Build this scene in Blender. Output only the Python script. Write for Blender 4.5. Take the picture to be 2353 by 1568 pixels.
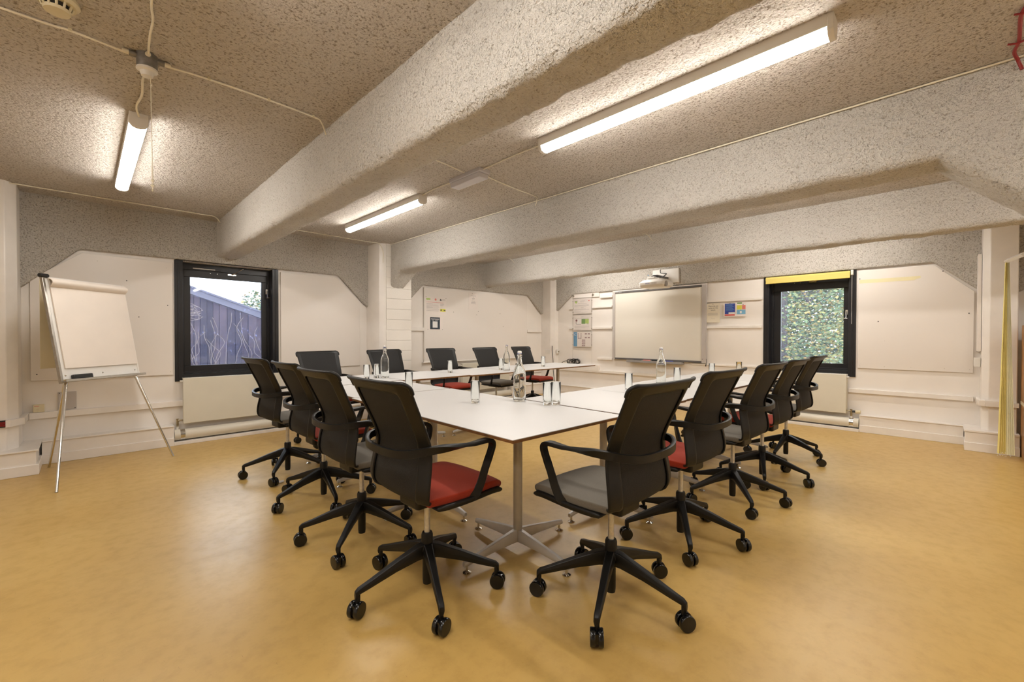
import bpy, bmesh, math, random
from mathutils import Vector, Matrix, noise
random.seed(7)
for o in list(bpy.data.objects): bpy.data.objects.remove(o)
SC = bpy.context.scene
COL = SC.collection
PI = math.pi
R = math.radians

# ------------------------------------------------------------------ camera
CAMH = 1.15
cd = bpy.data.cameras.new('camera'); cam = bpy.data.objects.new('camera', cd); COL.objects.link(cam)
cd.sensor_width = 36.0; cd.lens = 989.58 * 36.0 / 2353.0; cd.clip_start = 0.02; cd.clip_end = 200
yaw, pit, rol = R(44.861), R(-0.646), R(0.068)
fw = Vector((math.sin(yaw)*math.cos(pit), math.cos(yaw)*math.cos(pit), math.sin(pit)))
rt = fw.cross(Vector((0, 0, 1))).normalized(); up = rt.cross(fw)
rt, up = rt*math.cos(rol) + up*math.sin(rol), -rt*math.sin(rol) + up*math.cos(rol)
M = Matrix((rt, up, -fw)).transposed().to_4x4(); M.translation = (0, 0, CAMH)
cam.matrix_world = M
SC.camera = cam
# ------------------------------------------------------------------ world, exposure
w = bpy.data.worlds.new('overcast_sky'); SC.world = w; w.use_nodes = True
nt = w.node_tree; bg = nt.nodes['Background']
bg.inputs[0].default_value = (0.80, 0.90, 1.0, 1); bg.inputs[1].default_value = 6.0
vs = SC.view_settings; vs.view_transform = 'Standard'; vs.look = 'None'; vs.gamma = 1; vs.use_curve_mapping = False
vs.exposure = 0.0
LAMP = 46.0            # strength of the lit diffusers of the battens
LAMPC = (1.0, 0.957, 0.90, 1)

# ------------------------------------------------------------------ materials
def new_mat(name):
    m = bpy.data.materials.new(name); m.use_nodes = True
    return m, m.node_tree, m.node_tree.nodes['Principled BSDF']
def tex(nt, kind, scale, **kw):
    t = nt.nodes.new(kind); t.inputs['Scale'].default_value = scale
    for k, v in kw.items(): t.inputs[k].default_value = v
    tc = nt.nodes.get('TC') or nt.nodes.new('ShaderNodeTexCoord'); tc.name = 'TC'
    nt.links.new(tc.outputs['Object'], t.inputs['Vector']); return t
def ramp(nt, src, stops):
    r = nt.nodes.new('ShaderNodeValToRGB'); e = r.color_ramp.elements
    while len(e) < len(stops): e.new(0.5)
    for el, (p, c) in zip(e, stops): el.position = p; el.color = (*c, 1) if len(c) == 3 else c
    nt.links.new(src, r.inputs[0]); return r
def bump(nt, bsdf, src, strength, dist, prev=None):
    b = nt.nodes.new('ShaderNodeBump'); b.inputs['Strength'].default_value = strength; b.inputs['Distance'].default_value = dist
    nt.links.new(src, b.inputs['Height'])
    if prev: nt.links.new(prev.outputs[0], b.inputs['Normal'])
    nt.links.new(b.outputs[0], bsdf.inputs['Normal']); return b
def mix(nt, fac, a, b, mode='MIX'):
    m = nt.nodes.new('ShaderNodeMix'); m.data_type = 'RGBA'; m.blend_type = mode
    for i, v in ((0, fac), (6, a), (7, b)):
        if hasattr(v, 'is_output'): nt.links.new(v, m.inputs[i])
        else: m.inputs[i].default_value = v
    return m.outputs[2]
def plain(name, col, rough=0.5, metal=0.0, var=0.06, vscale=6, bmp=0, bscale=300, bdist=0.001, spec=None):
    m, nt, b = new_mat(name)
    n = tex(nt, 'ShaderNodeTexNoise', vscale, Detail=5)
    c0 = tuple(max(0, c*(1-var)) for c in col); c1 = tuple(min(1, c*(1+var)) for c in col)
    r = ramp(nt, n.outputs['Fac'], [(0.3, c0), (0.7, c1)])
    nt.links.new(r.outputs[0], b.inputs['Base Color'])
    b.inputs['Roughness'].default_value = rough; b.inputs['Metallic'].default_value = metal
    if spec is not None: b.inputs['Specular IOR Level'].default_value = spec
    if bmp:
        n2 = tex(nt, 'ShaderNodeTexNoise', bscale, Detail=3); bump(nt, b, n2.outputs['Fac'], bmp, bdist)
    return m

def render_mat(name, base, dark, speck=0.44):
    """sprayed rough plaster on the concrete"""
    m, nt, b = new_mat(name)
    n = tex(nt, 'ShaderNodeTexNoise', 78, Detail=4, Roughness=0.66)
    v = tex(nt, 'ShaderNodeTexVoronoi', 85)
    big = tex(nt, 'ShaderNodeTexNoise', 1.6, Detail=4)
    sp = ramp(nt, n.outputs['Fac'], [(speck-0.09, (0, 0, 0)), (speck, (1, 1, 1))])
    gb = ramp(nt, big.outputs['Fac'], [(0.35, tuple(c*0.93 for c in base)), (0.65, base)])
    dk = nt.nodes.new('ShaderNodeRGB'); dk.outputs[0].default_value = (*dark, 1)
    c = mix(nt, sp.outputs[0], dk.outputs[0], gb.outputs[0])
    nt.links.new(c, b.inputs['Base Color']); b.inputs['Roughness'].default_value = 0.9
    b.inputs['Specular IOR Level'].default_value = 0.2
    lo = tex(nt, 'ShaderNodeTexNoise', 34, Detail=3, Roughness=0.5)
    b0 = bump(nt, b, lo.outputs['Fac'], 1.0, 0.030)
    b1 = bump(nt, b, n.outputs['Fac'], 1.0, 0.022, b0)
    bump(nt, b, v.outputs['Distance'], 0.6, 0.007, b1)
    return m
MAT = {}
MAT['plaster'] = render_mat('sprayed_plaster', (0.86, 0.785, 0.70), (0.46, 0.375, 0.285), 0.46)
MAT['plaster_beam'] = render_mat('sprayed_plaster_beam', (0.85, 0.80, 0.725), (0.54, 0.47, 0.38), 0.425)
MAT['plaster_wall'] = render_mat('sprayed_plaster_wall', (0.78, 0.73, 0.66), (0.46, 0.41, 0.34), 0.47)
MAT['paint'] = plain('wall_paint', (0.86, 0.81, 0.755), 0.42, var=0.03, vscale=2.5, bmp=0.25, bscale=120, bdist=0.001)
MAT['paint_gloss'] = plain('gloss_paint', (0.86, 0.81, 0.755), 0.3, var=0.03, vscale=8, bmp=0.15, bscale=60, bdist=0.001)
MAT['block_paint'] = plain('painted_block', (0.83, 0.78, 0.71), 0.5, var=0.03, vscale=3, bmp=0.6, bscale=90, bdist=0.003)
MAT['board'] = plain('white_board', (0.82, 0.765, 0.71), 0.28, var=0.012, vscale=1.5)
MAT['board_edge'] = plain('board_edge', (0.62, 0.57, 0.50), 0.6)
MAT['radiator'] = plain('radiator_enamel', (0.72, 0.68, 0.57), 0.35, var=0.02)
MAT['pipe'] = plain('pipe_paint', (0.74, 0.69, 0.58), 0.35, var=0.03)
MAT['brass'] = plain('dull_brass', (0.42, 0.36, 0.25), 0.35, 1.0, var=0.1, vscale=60)
MAT['black_frame'] = plain('black_window_paint', (0.012, 0.012, 0.014), 0.32, var=0.2, bmp=0.2, bscale=40)
MAT['chair_black'] = plain('chair_plastic', (0.0075, 0.0068, 0.0060), 0.42, spec=0.32, var=0.12, vscale=30, bmp=0.15, bscale=900, bdist=0.0005)
MAT['wheel'] = plain('wheel_plastic', (0.005, 0.005, 0.005), 0.2, var=0.1)
MAT['chrome'] = plain('chrome', (0.72, 0.70, 0.66), 0.16, 1.0, var=0.05, vscale=40)
MAT['gas_lift'] = plain('gas_lift_chrome', (0.60, 0.58, 0.55), 0.28, 0.55, var=0.15, vscale=60)
MAT['steel_dull'] = plain('dull_steel', (0.50, 0.47, 0.42), 0.33, 1.0, var=0.1, vscale=40)
MAT['table_leg'] = plain('table_leg_grey', (0.56, 0.525, 0.48), 0.38, 0.3, var=0.05, vscale=20)
MAT['table_top'] = plain('table_laminate', (0.655, 0.645, 0.635), 0.36, var=0.012, vscale=3)
MAT['table_edge'] = plain('table_ply_edge', (0.21, 0.10, 0.035), 0.45, var=0.3, vscale=25)
MAT['lamp_body'] = plain('lamp_body', (0.80, 0.76, 0.70), 0.4, var=0.01)
MAT['cream'] = plain('cream_plastic', (0.70, 0.62, 0.42), 0.4, var=0.03)
MAT['cable_white'] = plain('white_cable', (0.86, 0.79, 0.63), 0.5, var=0.06, vscale=15)
MAT['black_plastic'] = plain('black_plastic', (0.015, 0.015, 0.015), 0.35)
MAT['grey_plastic'] = plain('grey_plastic', (0.30, 0.28, 0.265), 0.45, var=0.03)
MAT['light_grey'] = plain('light_grey_plastic', (0.50, 0.465, 0.44), 0.45, var=0.03)
MAT['dark_grey'] = plain('dark_grey_plastic', (0.12, 0.11, 0.105), 0.45, var=0.05)
MAT['screen'] = plain('interactive_screen', (0.76, 0.72, 0.64), 0.33, var=0.008)
MAT['white_plastic'] = plain('white_plastic', (0.80, 0.77, 0.72), 0.35, var=0.02)
MAT['galv'] = plain('galvanised_steel', (0.27, 0.26, 0.25), 0.5, 0.5, var=0.2, vscale=40)
MAT['paper'] = plain('paper', (0.84, 0.77, 0.72), 0.8, var=0.02)
MAT['paper_cream'] = plain('cream_paper', (0.79, 0.72, 0.58), 0.8, var=0.02)
MAT['pad_paper'] = plain('flip_pad_paper', (0.83, 0.745, 0.66), 0.85, var=0.03, vscale=4)
MAT['pad_old'] = plain('yellowed_paper', (0.74, 0.66, 0.47), 0.85, var=0.03)
MAT['blind'] = plain('yellow_blind', (0.66, 0.53, 0.14), 0.7, var=0.03)
MAT['vane'] = plain('yellow_vane', (0.86, 0.74, 0.26), 0.7)
MAT['vane_pale'] = plain('pale_vane', (0.84, 0.80, 0.56), 0.7)
MAT['tape'] = plain('masking_tape', (0.80, 0.72, 0.44), 0.6, var=0.03)
MAT['red_cable'] = plain('red_cable', (0.30, 0.022, 0.022), 0.45)
MAT['wood'] = plain('brown_wood', (0.42, 0.21, 0.07), 0.4, var=0.3, vscale=9)
MAT['ink'] = plain('print_black', (0.05, 0.045, 0.05), 0.7)
MAT['ink_grey'] = plain('print_grey', (0.42, 0.38, 0.37), 0.7)
MAT['ink_red'] = plain('print_red', (0.62, 0.10, 0.09), 0.7)
MAT['ink_blue'] = plain('print_blue', (0.035, 0.06, 0.33), 0.6)
MAT['ink_cyan'] = plain('print_cyan', (0.06, 0.27, 0.50), 0.6)
MAT['ink_sky'] = plain('print_sky_blue', (0.20, 0.46, 0.68), 0.6)
MAT['ink_green'] = plain('print_green', (0.10, 0.26, 0.04), 0.6)
MAT['ink_lime'] = plain('print_lime', (0.42, 0.58, 0.14), 0.6)
MAT['ink_yellow'] = plain('print_yellow', (0.72, 0.68, 0.10), 0.6)
MAT['ink_coral'] = plain('print_coral', (0.72, 0.22, 0.18), 0.6)
MAT['ink_maroon'] = plain('print_maroon', (0.16, 0.02, 0.03), 0.6)
MAT['ink_white'] = plain('print_white', (0.80, 0.78, 0.76), 0.6)
MAT['night'] = plain('print_dark_photo', (0.02, 0.03, 0.045), 0.5, var=0.6, vscale=25)
MAT['shed_wood'] = plain('weathered_planks', (0.040, 0.027, 0.034), 0.85, var=0.5, vscale=3)
MAT['shed_dark'] = plain('dark_weathered_planks', (0.016, 0.011, 0.016), 0.85, var=0.5, vscale=3)
MAT['fascia'] = plain('fascia_paint', (0.085, 0.083, 0.11), 0.7, var=0.1)
MAT['bark'] = plain('bark', (0.10, 0.085, 0.075), 0.9, var=0.3, vscale=20, bmp=0.8, bscale=30, bdist=0.02)
MAT['twig'] = plain('dry_creeper', (0.16, 0.125, 0.11), 0.8)

def fabric(name, col):
    m, nt, b = new_mat(name)
    v = tex(nt, 'ShaderNodeTexVoronoi', 900); n = tex(nt, 'ShaderNodeTexNoise', 380, Detail=2)
    r = ramp(nt, n.outputs['Fac'], [(0.3, tuple(c*0.86 for c in col)), (0.7, tuple(min(1, c*1.12) for c in col))])
    nt.links.new(r.outputs[0], b.inputs['Base Color']); b.inputs['Roughness'].default_value = 0.95
    b.inputs['Specular IOR Level'].default_value = 0.15
    b.inputs['Sheen Weight'].default_value = 0.15
    bump(nt, b, v.outputs['Distance'], 0.4, 0.0008); return m
MAT['red_fabric'] = fabric('red_seat_fabric', (0.30, 0.030, 0.011))
MAT['grey_fabric'] = fabric('grey_seat_fabric', (0.155, 0.138, 0.112))
# chair mesh: tiny open weave
m, nt, b = new_mat('chair_mesh_net'); MAT['net'] = m
v = tex(nt, 'ShaderNodeTexVoronoi', 260)
r = ramp(nt, v.outputs['Distance'], [(0.35, (0.0035, 0.0032, 0.003)), (0.6, (0.011, 0.010, 0.009))]); nt.links.new(r.outputs[0], b.inputs['Base Color'])
b.inputs['Roughness'].default_value = 0.75; b.inputs['Alpha'].default_value = 0.96
bump(nt, b, v.outputs['Distance'], 0.6, 0.001)
# floor
m, nt, b = new_mat('yellow_lino'); MAT['floor'] = m
n1 = tex(nt, 'ShaderNodeTexNoise', 1.1, Detail=6, Roughness=0.6); n2 = tex(nt, 'ShaderNodeTexNoise', 14, Detail=6, Roughness=0.65)
c1 = ramp(nt, n1.outputs['Fac'], [(0.3, (0.545, 0.345, 0.098)), (0.7, (0.61, 0.41, 0.137))])
c2 = ramp(nt, n2.outputs['Fac'], [(0.30, (0.88, 0.86, 0.82)), (0.55, (1, 1, 1))])
c = mix(nt, 1.0, c1.outputs[0], c2.outputs[0], 'MULTIPLY')
mp = nt.nodes.new('ShaderNodeMapping'); mp.inputs['Scale'].default_value = (2.5, 50, 1); mp.inputs['Rotation'].default_value = (0, 0, 0.6)
nt.links.new(nt.nodes['TC'].outputs['Object'], mp.inputs[0])
n3 = nt.nodes.new('ShaderNodeTexNoise'); n3.inputs['Scale'].default_value = 9; n3.inputs['Detail'].default_value = 3; nt.links.new(mp.outputs[0], n3.inputs['Vector'])
s3 = ramp(nt, n3.outputs['Fac'], [(0.240, (0.70, 0.64, 0.56)), (0.275, (1, 1, 1))])
c = mix(nt, 1.0, c, s3.outputs[0], 'MULTIPLY')
mp2 = nt.nodes.new('ShaderNodeMapping'); mp2.inputs['Scale'].default_value = (40, 2.0, 1); mp2.inputs['Rotation'].default_value = (0, 0, -0.35)
nt.links.new(nt.nodes['TC'].outputs['Object'], mp2.inputs[0])
n4 = nt.nodes.new('ShaderNodeTexNoise'); n4.inputs['Scale'].default_value = 14; n4.inputs['Detail'].default_value = 2; nt.links.new(mp2.outputs[0], n4.inputs['Vector'])
s4 = ramp(nt, n4.outputs['Fac'], [(0.235, (0.55, 0.50, 0.45)), (0.265, (1, 1, 1))])
c = mix(nt, 1.0, c, s4.outputs[0], 'MULTIPLY')
nt.links.new(c, b.inputs['Base Color'])
rr = ramp(nt, n2.outputs['Fac'], [(0.3, (0.38, 0.38, 0.38)), (0.7, (0.30, 0.30, 0.30))]); nt.links.new(rr.outputs[0], b.inputs['Roughness'])
b.inputs['Specular IOR Level'].default_value = 0.5
bump(nt, b, n1.outputs['Fac'], 0.2, 0.008)
# lamp diffuser
m, nt, b = new_mat('lit_diffuser'); MAT['diffuser'] = m
b.inputs['Base Color'].default_value = (0.9, 0.9, 0.9, 1); b.inputs['Emission Color'].default_value = LAMPC; b.inputs['Emission Strength'].default_value = LAMP
m, nt, b = new_mat('emergency_diffuser'); MAT['em_diff'] = m
b.inputs['Base Color'].default_value = (0.62, 0.60, 0.64, 1); b.inputs['Roughness'].default_value = 0.2
m, nt, b = new_mat('green_led'); MAT['led'] = m
b.inputs['Emission Color'].default_value = (0.05, 0.8, 0.35, 1); b.inputs['Emission Strength'].default_value = 1.2
# glass
m, nt, b = new_mat('drink_glass'); MAT['glass'] = m
b.inputs['Base Color'].default_value = (0.985, 1.0, 0.99, 1); b.inputs['Roughness'].default_value = 0.0; b.inputs['Transmission Weight'].default_value = 1.0; b.inputs['IOR'].default_value = 1.48
m = bpy.data.materials.new('clear_acrylic'); m.use_nodes = True; nt = m.node_tree; nt.nodes.clear(); MAT['acrylic'] = m
o_ = nt.nodes.new('ShaderNodeOutputMaterial'); tr = nt.nodes.new('ShaderNodeBsdfTransparent'); gl = nt.nodes.new('ShaderNodeBsdfGlossy'); gl.inputs['Roughness'].default_value = 0.1
mx = nt.nodes.new('ShaderNodeMixShader'); mx.inputs[0].default_value = 0.08
nt.links.new(tr.outputs[0], mx.inputs[1]); nt.links.new(gl.outputs[0], mx.inputs[2]); nt.links.new(mx.outputs[0], o_.inputs[0])
def pane_mat(name, dirt, spots):
    m = bpy.data.materials.new(name); m.use_nodes = True; nt = m.node_tree; nt.nodes.clear()
    o = nt.nodes.new('ShaderNodeOutputMaterial'); tr = nt.nodes.new('ShaderNodeBsdfTransparent')
    gl = nt.nodes.new('ShaderNodeBsdfGlossy'); gl.inputs['Roughness'].default_value = 0.02
    fr = nt.nodes.new('ShaderNodeFresnel'); fr.inputs[0].default_value = 1.45
    m1 = nt.nodes.new('ShaderNodeMixShader'); nt.links.new(fr.outputs[0], m1.inputs[0]); nt.links.new(tr.outputs[0], m1.inputs[1]); nt.links.new(gl.outputs[0], m1.inputs[2])
    tl = nt.nodes.new('ShaderNodeBsdfTranslucent'); tl.inputs[0].default_value = (0.50, 0.56, 1.0, 1)
    v = tex(nt, 'ShaderNodeTexVoronoi', 30); v.inputs['Randomness'].default_value = 1.0
    n = tex(nt, 'ShaderNodeTexNoise', 3.2, Detail=4)
    a = ramp(nt, v.outputs['Distance'], [(0.10, (1, 1, 1)), (0.24, (0, 0, 0))])
    bb = ramp(nt, n.outputs['Fac'], [(0.50, (0, 0, 0)), (0.62, (1, 1, 1))])
    mu = nt.nodes.new('ShaderNodeMath'); mu.operation = 'MULTIPLY'; nt.links.new(a.outputs[0], mu.inputs[0]); nt.links.new(bb.outputs[0], mu.inputs[1])
    m2 = nt.nodes.new('ShaderNodeMath'); m2.operation = 'MULTIPLY_ADD'; nt.links.new(mu.outputs[0], m2.inputs[0]); m2.inputs[1].default_value = spots; m2.inputs[2].default_value = dirt
    mx = nt.nodes.new('ShaderNodeMixShader'); nt.links.new(m2.outputs[0], mx.inputs[0]); nt.links.new(m1.outputs[0], mx.inputs[1]); nt.links.new(tl.outputs[0], mx.inputs[2])
    nt.links.new(mx.outputs[0], o.inputs[0]); return m
MAT['pane_dirty'] = pane_mat('dirty_pane', 0.04, 0.45)
MAT['pane_clean'] = pane_mat('window_pane', 0.03, 0.0)
# leaves
m, nt, b = new_mat('autumn_leaves'); MAT['leaf'] = m
n = tex(nt, 'ShaderNodeTexWhiteNoise', 1) if False else nt.nodes.new('ShaderNodeTexWhiteNoise')
geo = nt.nodes.new('ShaderNodeNewGeometry'); nt.links.new(geo.outputs['Random Per Island'], n.inputs['Vector'])
r = ramp(nt, geo.outputs['Random Per Island'], [(0.0, (0.06, 0.11, 0.05)), (0.30, (0.12, 0.19, 0.085)), (0.55, (0.21, 0.25, 0.11)), (0.78, (0.34, 0.31, 0.09)), (1.0, (0.42, 0.27, 0.10))])
nt.links.new(r.outputs[0], b.inputs['Base Color']); b.inputs['Roughness'].default_value = 0.6
m, nt, b = new_mat('ground_leaves'); MAT['ground'] = m; b.inputs['Base Color'].default_value = (0.05, 0.05, 0.035, 1)

# ------------------------------------------------------------------ mesh helpers
def link(name, me, mats, parent=None, loc=None, rotz=None):
    o = bpy.data.objects.new(name, me); COL.objects.link(o)
    if not isinstance(mats, (list, tuple)): mats = [mats]
    if not me.materials:
        for mm in mats: me.materials.append(MAT[mm] if isinstance(mm, str) else mm)
    if parent: o.parent = parent
    if loc is not None: o.location = loc
    if rotz is not None: o.rotation_euler = (0, 0, rotz)
    return o
def build(name, bm, mats, parent=None, loc=None, rotz=None, smooth=False, bevel=0, seg=2, sub=0, angle=0.6):
    me = bpy.data.meshes.new(name)
    bmesh.ops.recalc_face_normals(bm, faces=bm.faces)
    bm.to_mesh(me); bm.free()
    if smooth or bevel:
        for p in me.polygons: p.use_smooth = True
        try: me.set_sharp_from_angle(angle=angle)
        except Exception: pass
    o = link(name, me, mats, parent, loc, rotz)
    if bevel:
        md = o.modifiers.new('bevel', 'BEVEL'); md.width = bevel; md.segments = seg; md.limit_method = 'ANGLE'; md.angle_limit = R(35)
    if sub:
        md = o.modifiers.new('sub', 'SUBSURF'); md.levels = 1; md.render_levels = sub
        for p in me.polygons: p.use_smooth = True
    return o
def box(bm, x0, x1, y0, y1, z0, z1, mi=0):
    if x0 > x1: x0, x1 = x1, x0
    if y0 > y1: y0, y1 = y1, y0
    if z0 > z1: z0, z1 = z1, z0
    v = [bm.verts.new(p) for p in ((x0,y0,z0),(x1,y0,z0),(x1,y1,z0),(x0,y1,z0),(x0,y0,z1),(x1,y0,z1),(x1,y1,z1),(x0,y1,z1))]
    for f in ((0,3,2,1),(4,5,6,7),(0,1,5,4),(1,2,6,5),(2,3,7,6),(3,0,4,7)):
        fc = bm.faces.new([v[i] for i in f]); fc.material_index = mi
    return v
def prism(bm, pts, d0, d1, axis):
    """extrude a 2D polygon; axis 'y': pts are (x,z) between y=d0 and d1; 'x': pts are (y,z); 'z': (x,y)"""
    def P(p, d): return {'y': (p[0], d, p[1]), 'x': (d, p[0], p[1]), 'z': (p[0], p[1], d)}[axis]
    a = [bm.verts.new(P(p, d0)) for p in pts]; b = [bm.verts.new(P(p, d1)) for p in pts]
    bm.faces.new(a); bm.faces.new(b[::-1]); n = len(pts)
    for i in range(n): bm.faces.new((a[i], a[(i+1) % n], b[(i+1) % n], b[i]))
def lathe(bm, prof, seg=24, c=(0, 0, 0), axis='z', mi=0):
    rings = []
    for r_, z_ in prof:
        ring = []
        if r_ < 1e-6: ring = [None]
        for i in range(seg if r_ >= 1e-6 else 1):
            a = 2*PI*i/seg; x, y = r_*math.cos(a), r_*math.sin(a)
            p = {'z': (x, y, z_), 'y': (x, z_, y), 'x': (z_, x, y)}[axis]
            vv = bm.verts.new((p[0]+c[0], p[1]+c[1], p[2]+c[2]))
            if r_ < 1e-6: ring = [vv]
            else: ring.append(vv)
        rings.append(ring)
    for a, b in zip(rings, rings[1:]):
        for i in range(seg):
            j = (i+1) % seg
            if len(a) == 1 and len(b) == 1: continue
            if len(a) == 1: f = (a[0], b[i], b[j])
            elif len(b) == 1: f = (a[i], a[j], b[0])
            else: f = (a[i], a[j], b[j], b[i])
            bm.faces.new(f).material_index = mi
def cyl(bm, p0, p1, r0, r1=None, seg=12, mi=0):
    p0, p1 = Vector(p0), Vector(p1); r1 = r0 if r1 is None else r1
    d = (p1-p0); q = d.to_track_quat('Z', 'Y').to_matrix()
    A, B = [], []
    for i in range(seg):
        a = 2*PI*i/seg; o = q @ Vector((math.cos(a), math.sin(a), 0))
        A.append(bm.verts.new(p0+o*r0)); B.append(bm.verts.new(p1+o*r1))
    bm.faces.new(A[::-1]).material_index = mi; bm.faces.new(B).material_index = mi
    for i in range(seg):
        j = (i+1) % seg; bm.faces.new((A[i], A[j], B[j], B[i])).material_index = mi
def smooth_path(pts, n=6, closed=False):
    out = []; P = [Vector(p) for p in pts]; N = len(P)
    for i in range(N-1 if not closed else N):
        p0, p1, p2, p3 = P[max(i-1, 0)] if not closed else P[i-1], P[i], P[(i+1) % N], P[min(i+2, N-1)] if not closed else P[(i+2) % N]
        for k in range(n):
            t = k/n; t2, t3 = t*t, t*t*t
            out.append(0.5*((2*p1)+(-p0+p2)*t+(2*p0-5*p1+4*p2-p3)*t2+(-p0+3*p1-3*p2+p3)*t3))
    if not closed: out.append(P[-1])
    return out
def tube(bm, pts, r, seg=8, n=5, mi=0):
    path = smooth_path(pts, n) if n > 1 else [Vector(p) for p in pts]
    prev = None; rings = []
    for i, p in enumerate(path):
        d = (path[min(i+1, len(path)-1)] - path[max(i-1, 0)])
        if d.length < 1e-9: continue
        d.normalize()
        if prev is None:
            u = d.orthogonal().normalized()
        else:
            u = (prev - d*prev.dot(d)).normalized()
        prev = u; v = d.cross(u)
        rings.append([bm.verts.new(p + (u*math.cos(2*PI*k/seg)+v*math.sin(2*PI*k/seg))*r) for k in range(seg)])
    for a, b in zip(rings, rings[1:]):
        for k in range(seg):
            j = (k+1) % seg; bm.faces.new((a[k], a[j], b[j], b[k])).material_index = mi
    bm.faces.new(rings[0][::-1]).material_index = mi; bm.faces.new(rings[-1]).material_index = mi
def ribbon(bm, path, wdirs, widths, thick):
    """rectangular strip along path (Vectors) with given wide direction"""
    rings = []
    for i, p in enumerate(path):
        d = (path[min(i+1, len(path)-1)] - path[max(i-1, 0)]).normalized()
        wd = wdirs[i]; wd = (wd - d*wd.dot(d)).normalized(); nn = d.cross(wd)
        hw, ht = widths[i]/2, thick[i]/2; k = 0.35
        pr = [(-hw, -ht*k), (-hw*0.9, -ht), (hw*0.9, -ht), (hw, -ht*k), (hw, ht*k), (hw*0.9, ht), (-hw*0.9, ht), (-hw, ht*k)]
        rings.append([bm.verts.new(p + wd*a + nn*b) for a, b in pr])
    n = 8
    for a, b in zip(rings, rings[1:]):
        for k in range(n): bm.faces.new((a[k], a[(k+1) % n], b[(k+1) % n], b[k]))
    bm.faces.new(rings[0][::-1]); bm.faces.new(rings[-1])
def shell(bm, grid, thick, faces_ok=None, flip=False):
    """thick sheet from a grid of Vectors; offset along the normal by thick"""
    n, m = len(grid), len(grid[0])
    def nrm(i, j):
        a = grid[min(i+1, n-1)][j]-grid[max(i-1, 0)][j]; b = grid[i][min(j+1, m-1)]-grid[i][max(j-1, 0)]
        c = a.cross(b); c = c.normalized() if c.length > 1e-9 else Vector((0, 0, 1))
        return -c if flip else c
    F = {}; B = {}
    def vf(i, j):
        if (i, j) not in F: F[i, j] = bm.verts.new(grid[i][j])
        return F[i, j]
    def vb(i, j):
        if (i, j) not in B: B[i, j] = bm.verts.new(grid[i][j] + nrm(i, j)*thick)
        return B[i, j]
    ok = lambda i, j: 0 <= i < n-1 and 0 <= j < m-1 and (faces_ok is None or faces_ok(i, j))
    for i in range(n-1):
        for j in range(m-1):
            if not ok(i, j): continue
            bm.faces.new((vf(i, j), vf(i, j+1), vf(i+1, j+1), vf(i+1, j)))
            bm.faces.new((vb(i, j), vb(i+1, j), vb(i+1, j+1), vb(i, j+1)))
            if not ok(i-1, j): bm.faces.new((vf(i, j), vb(i, j), vb(i, j+1), vf(i, j+1)))
            if not ok(i+1, j): bm.faces.new((vf(i+1, j+1), vb(i+1, j+1), vb(i+1, j), vf(i+1, j)))
            if not ok(i, j-1): bm.faces.new((vf(i+1, j), vb(i+1, j), vb(i, j), vf(i, j)))
            if not ok(i, j+1): bm.faces.new((vf(i, j+1), vb(i, j+1), vb(i+1, j+1), vf(i+1, j+1)))
def thing(name, label, cat, loc=(0, 0, 0), rotz=0, group=None):
    o = bpy.data.objects.new(name, None); COL.objects.link(o); o.empty_display_size = 0.05
    o.location = loc; o.rotation_euler = (0, 0, rotz); o['label'] = label; o['category'] = cat
    if group: o['group'] = group
    return o
def tag(o, label, cat, group=None):
    o['label'] = label; o['category'] = cat
    if group: o['group'] = group
    return o
def struct(o, label=None, cat=None):
    o['kind'] = 'structure'
    if label: o['label'] = label
    if cat: o['category'] = cat
    return o
def dup(root, loc, rotz, label=None, group=None):
    r_ = root.copy(); COL.objects.link(r_); r_.location = loc; r_.rotation_euler = (0, 0, rotz)
    if label: r_['label'] = label
    if group: r_['group'] = group
    for ch in list(root.children):
        c_ = ch.copy(); COL.objects.link(c_); c_.parent = r_
        for g in list(ch.children):
            d_ = g.copy(); COL.objects.link(d_); d_.parent = c_
    return r_
def text(body, size, mat, origin, xdir, ydir, parent, name='printed_lettering', align='LEFT', depth=0.0004):
    cu = bpy.data.curves.new('lettering', 'FONT'); cu.body = body; cu.size = size; cu.align_x = align; cu.extrude = depth; cu.space_line = 0.85
    tmp = bpy.data.objects.new('tmp', cu); COL.objects.link(tmp)
    dg = bpy.context.evaluated_depsgraph_get()
    me = bpy.data.meshes.new_from_object(tmp.evaluated_get(dg)); bpy.data.objects.remove(tmp); bpy.data.curves.remove(cu)
    x, y = Vector(xdir), Vector(ydir); z = x.cross(y)
    me.transform(Matrix.Translation(Vector(origin)) @ Matrix((x, y, z)).transposed().to_4x4())
    me.materials.clear(); me.name = name
    return link(name, me, mat, parent)
class Wall:
    """flat wall helper: u along the wall, v up, d = distance out of the wall into the room"""
    def __init__(s, side): s.side = side
    def p(s, u, v, d): return (u, 5.79-d, v) if s.side == 'L' else (6.72-d, u, v)
    def box(s, bm, u0, u1, v0, v1, d0, d1, mi=0):
        a, b = s.p(u0, v0, d0), s.p(u1, v1, d1); box(bm, a[0], b[0], a[1], b[1], a[2], b[2], mi)
    def poly(s, bm, pts, d0, d1):
        prism(bm, pts, (5.79-d0) if s.side == 'L' else (6.72-d0), (5.79-d1) if s.side == 'L' else (6.72-d1), 'y' if s.side == 'L' else 'x')
    def xdir(s): return (1, 0, 0) if s.side == 'L' else (0, -1, 0)
    def one(s, name, rect, mat, parent=None, bevel=0, **k):
        bm = bmesh.new(); s.box(bm, *rect); return build(name, bm, mat, parent, bevel=bevel, **k)
WL, WR = Wall('L'), Wall('R')
CEIL = 2.42
X0, X1, Y0, Y1 = -2.4, 6.72, -2.6, 5.79

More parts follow.
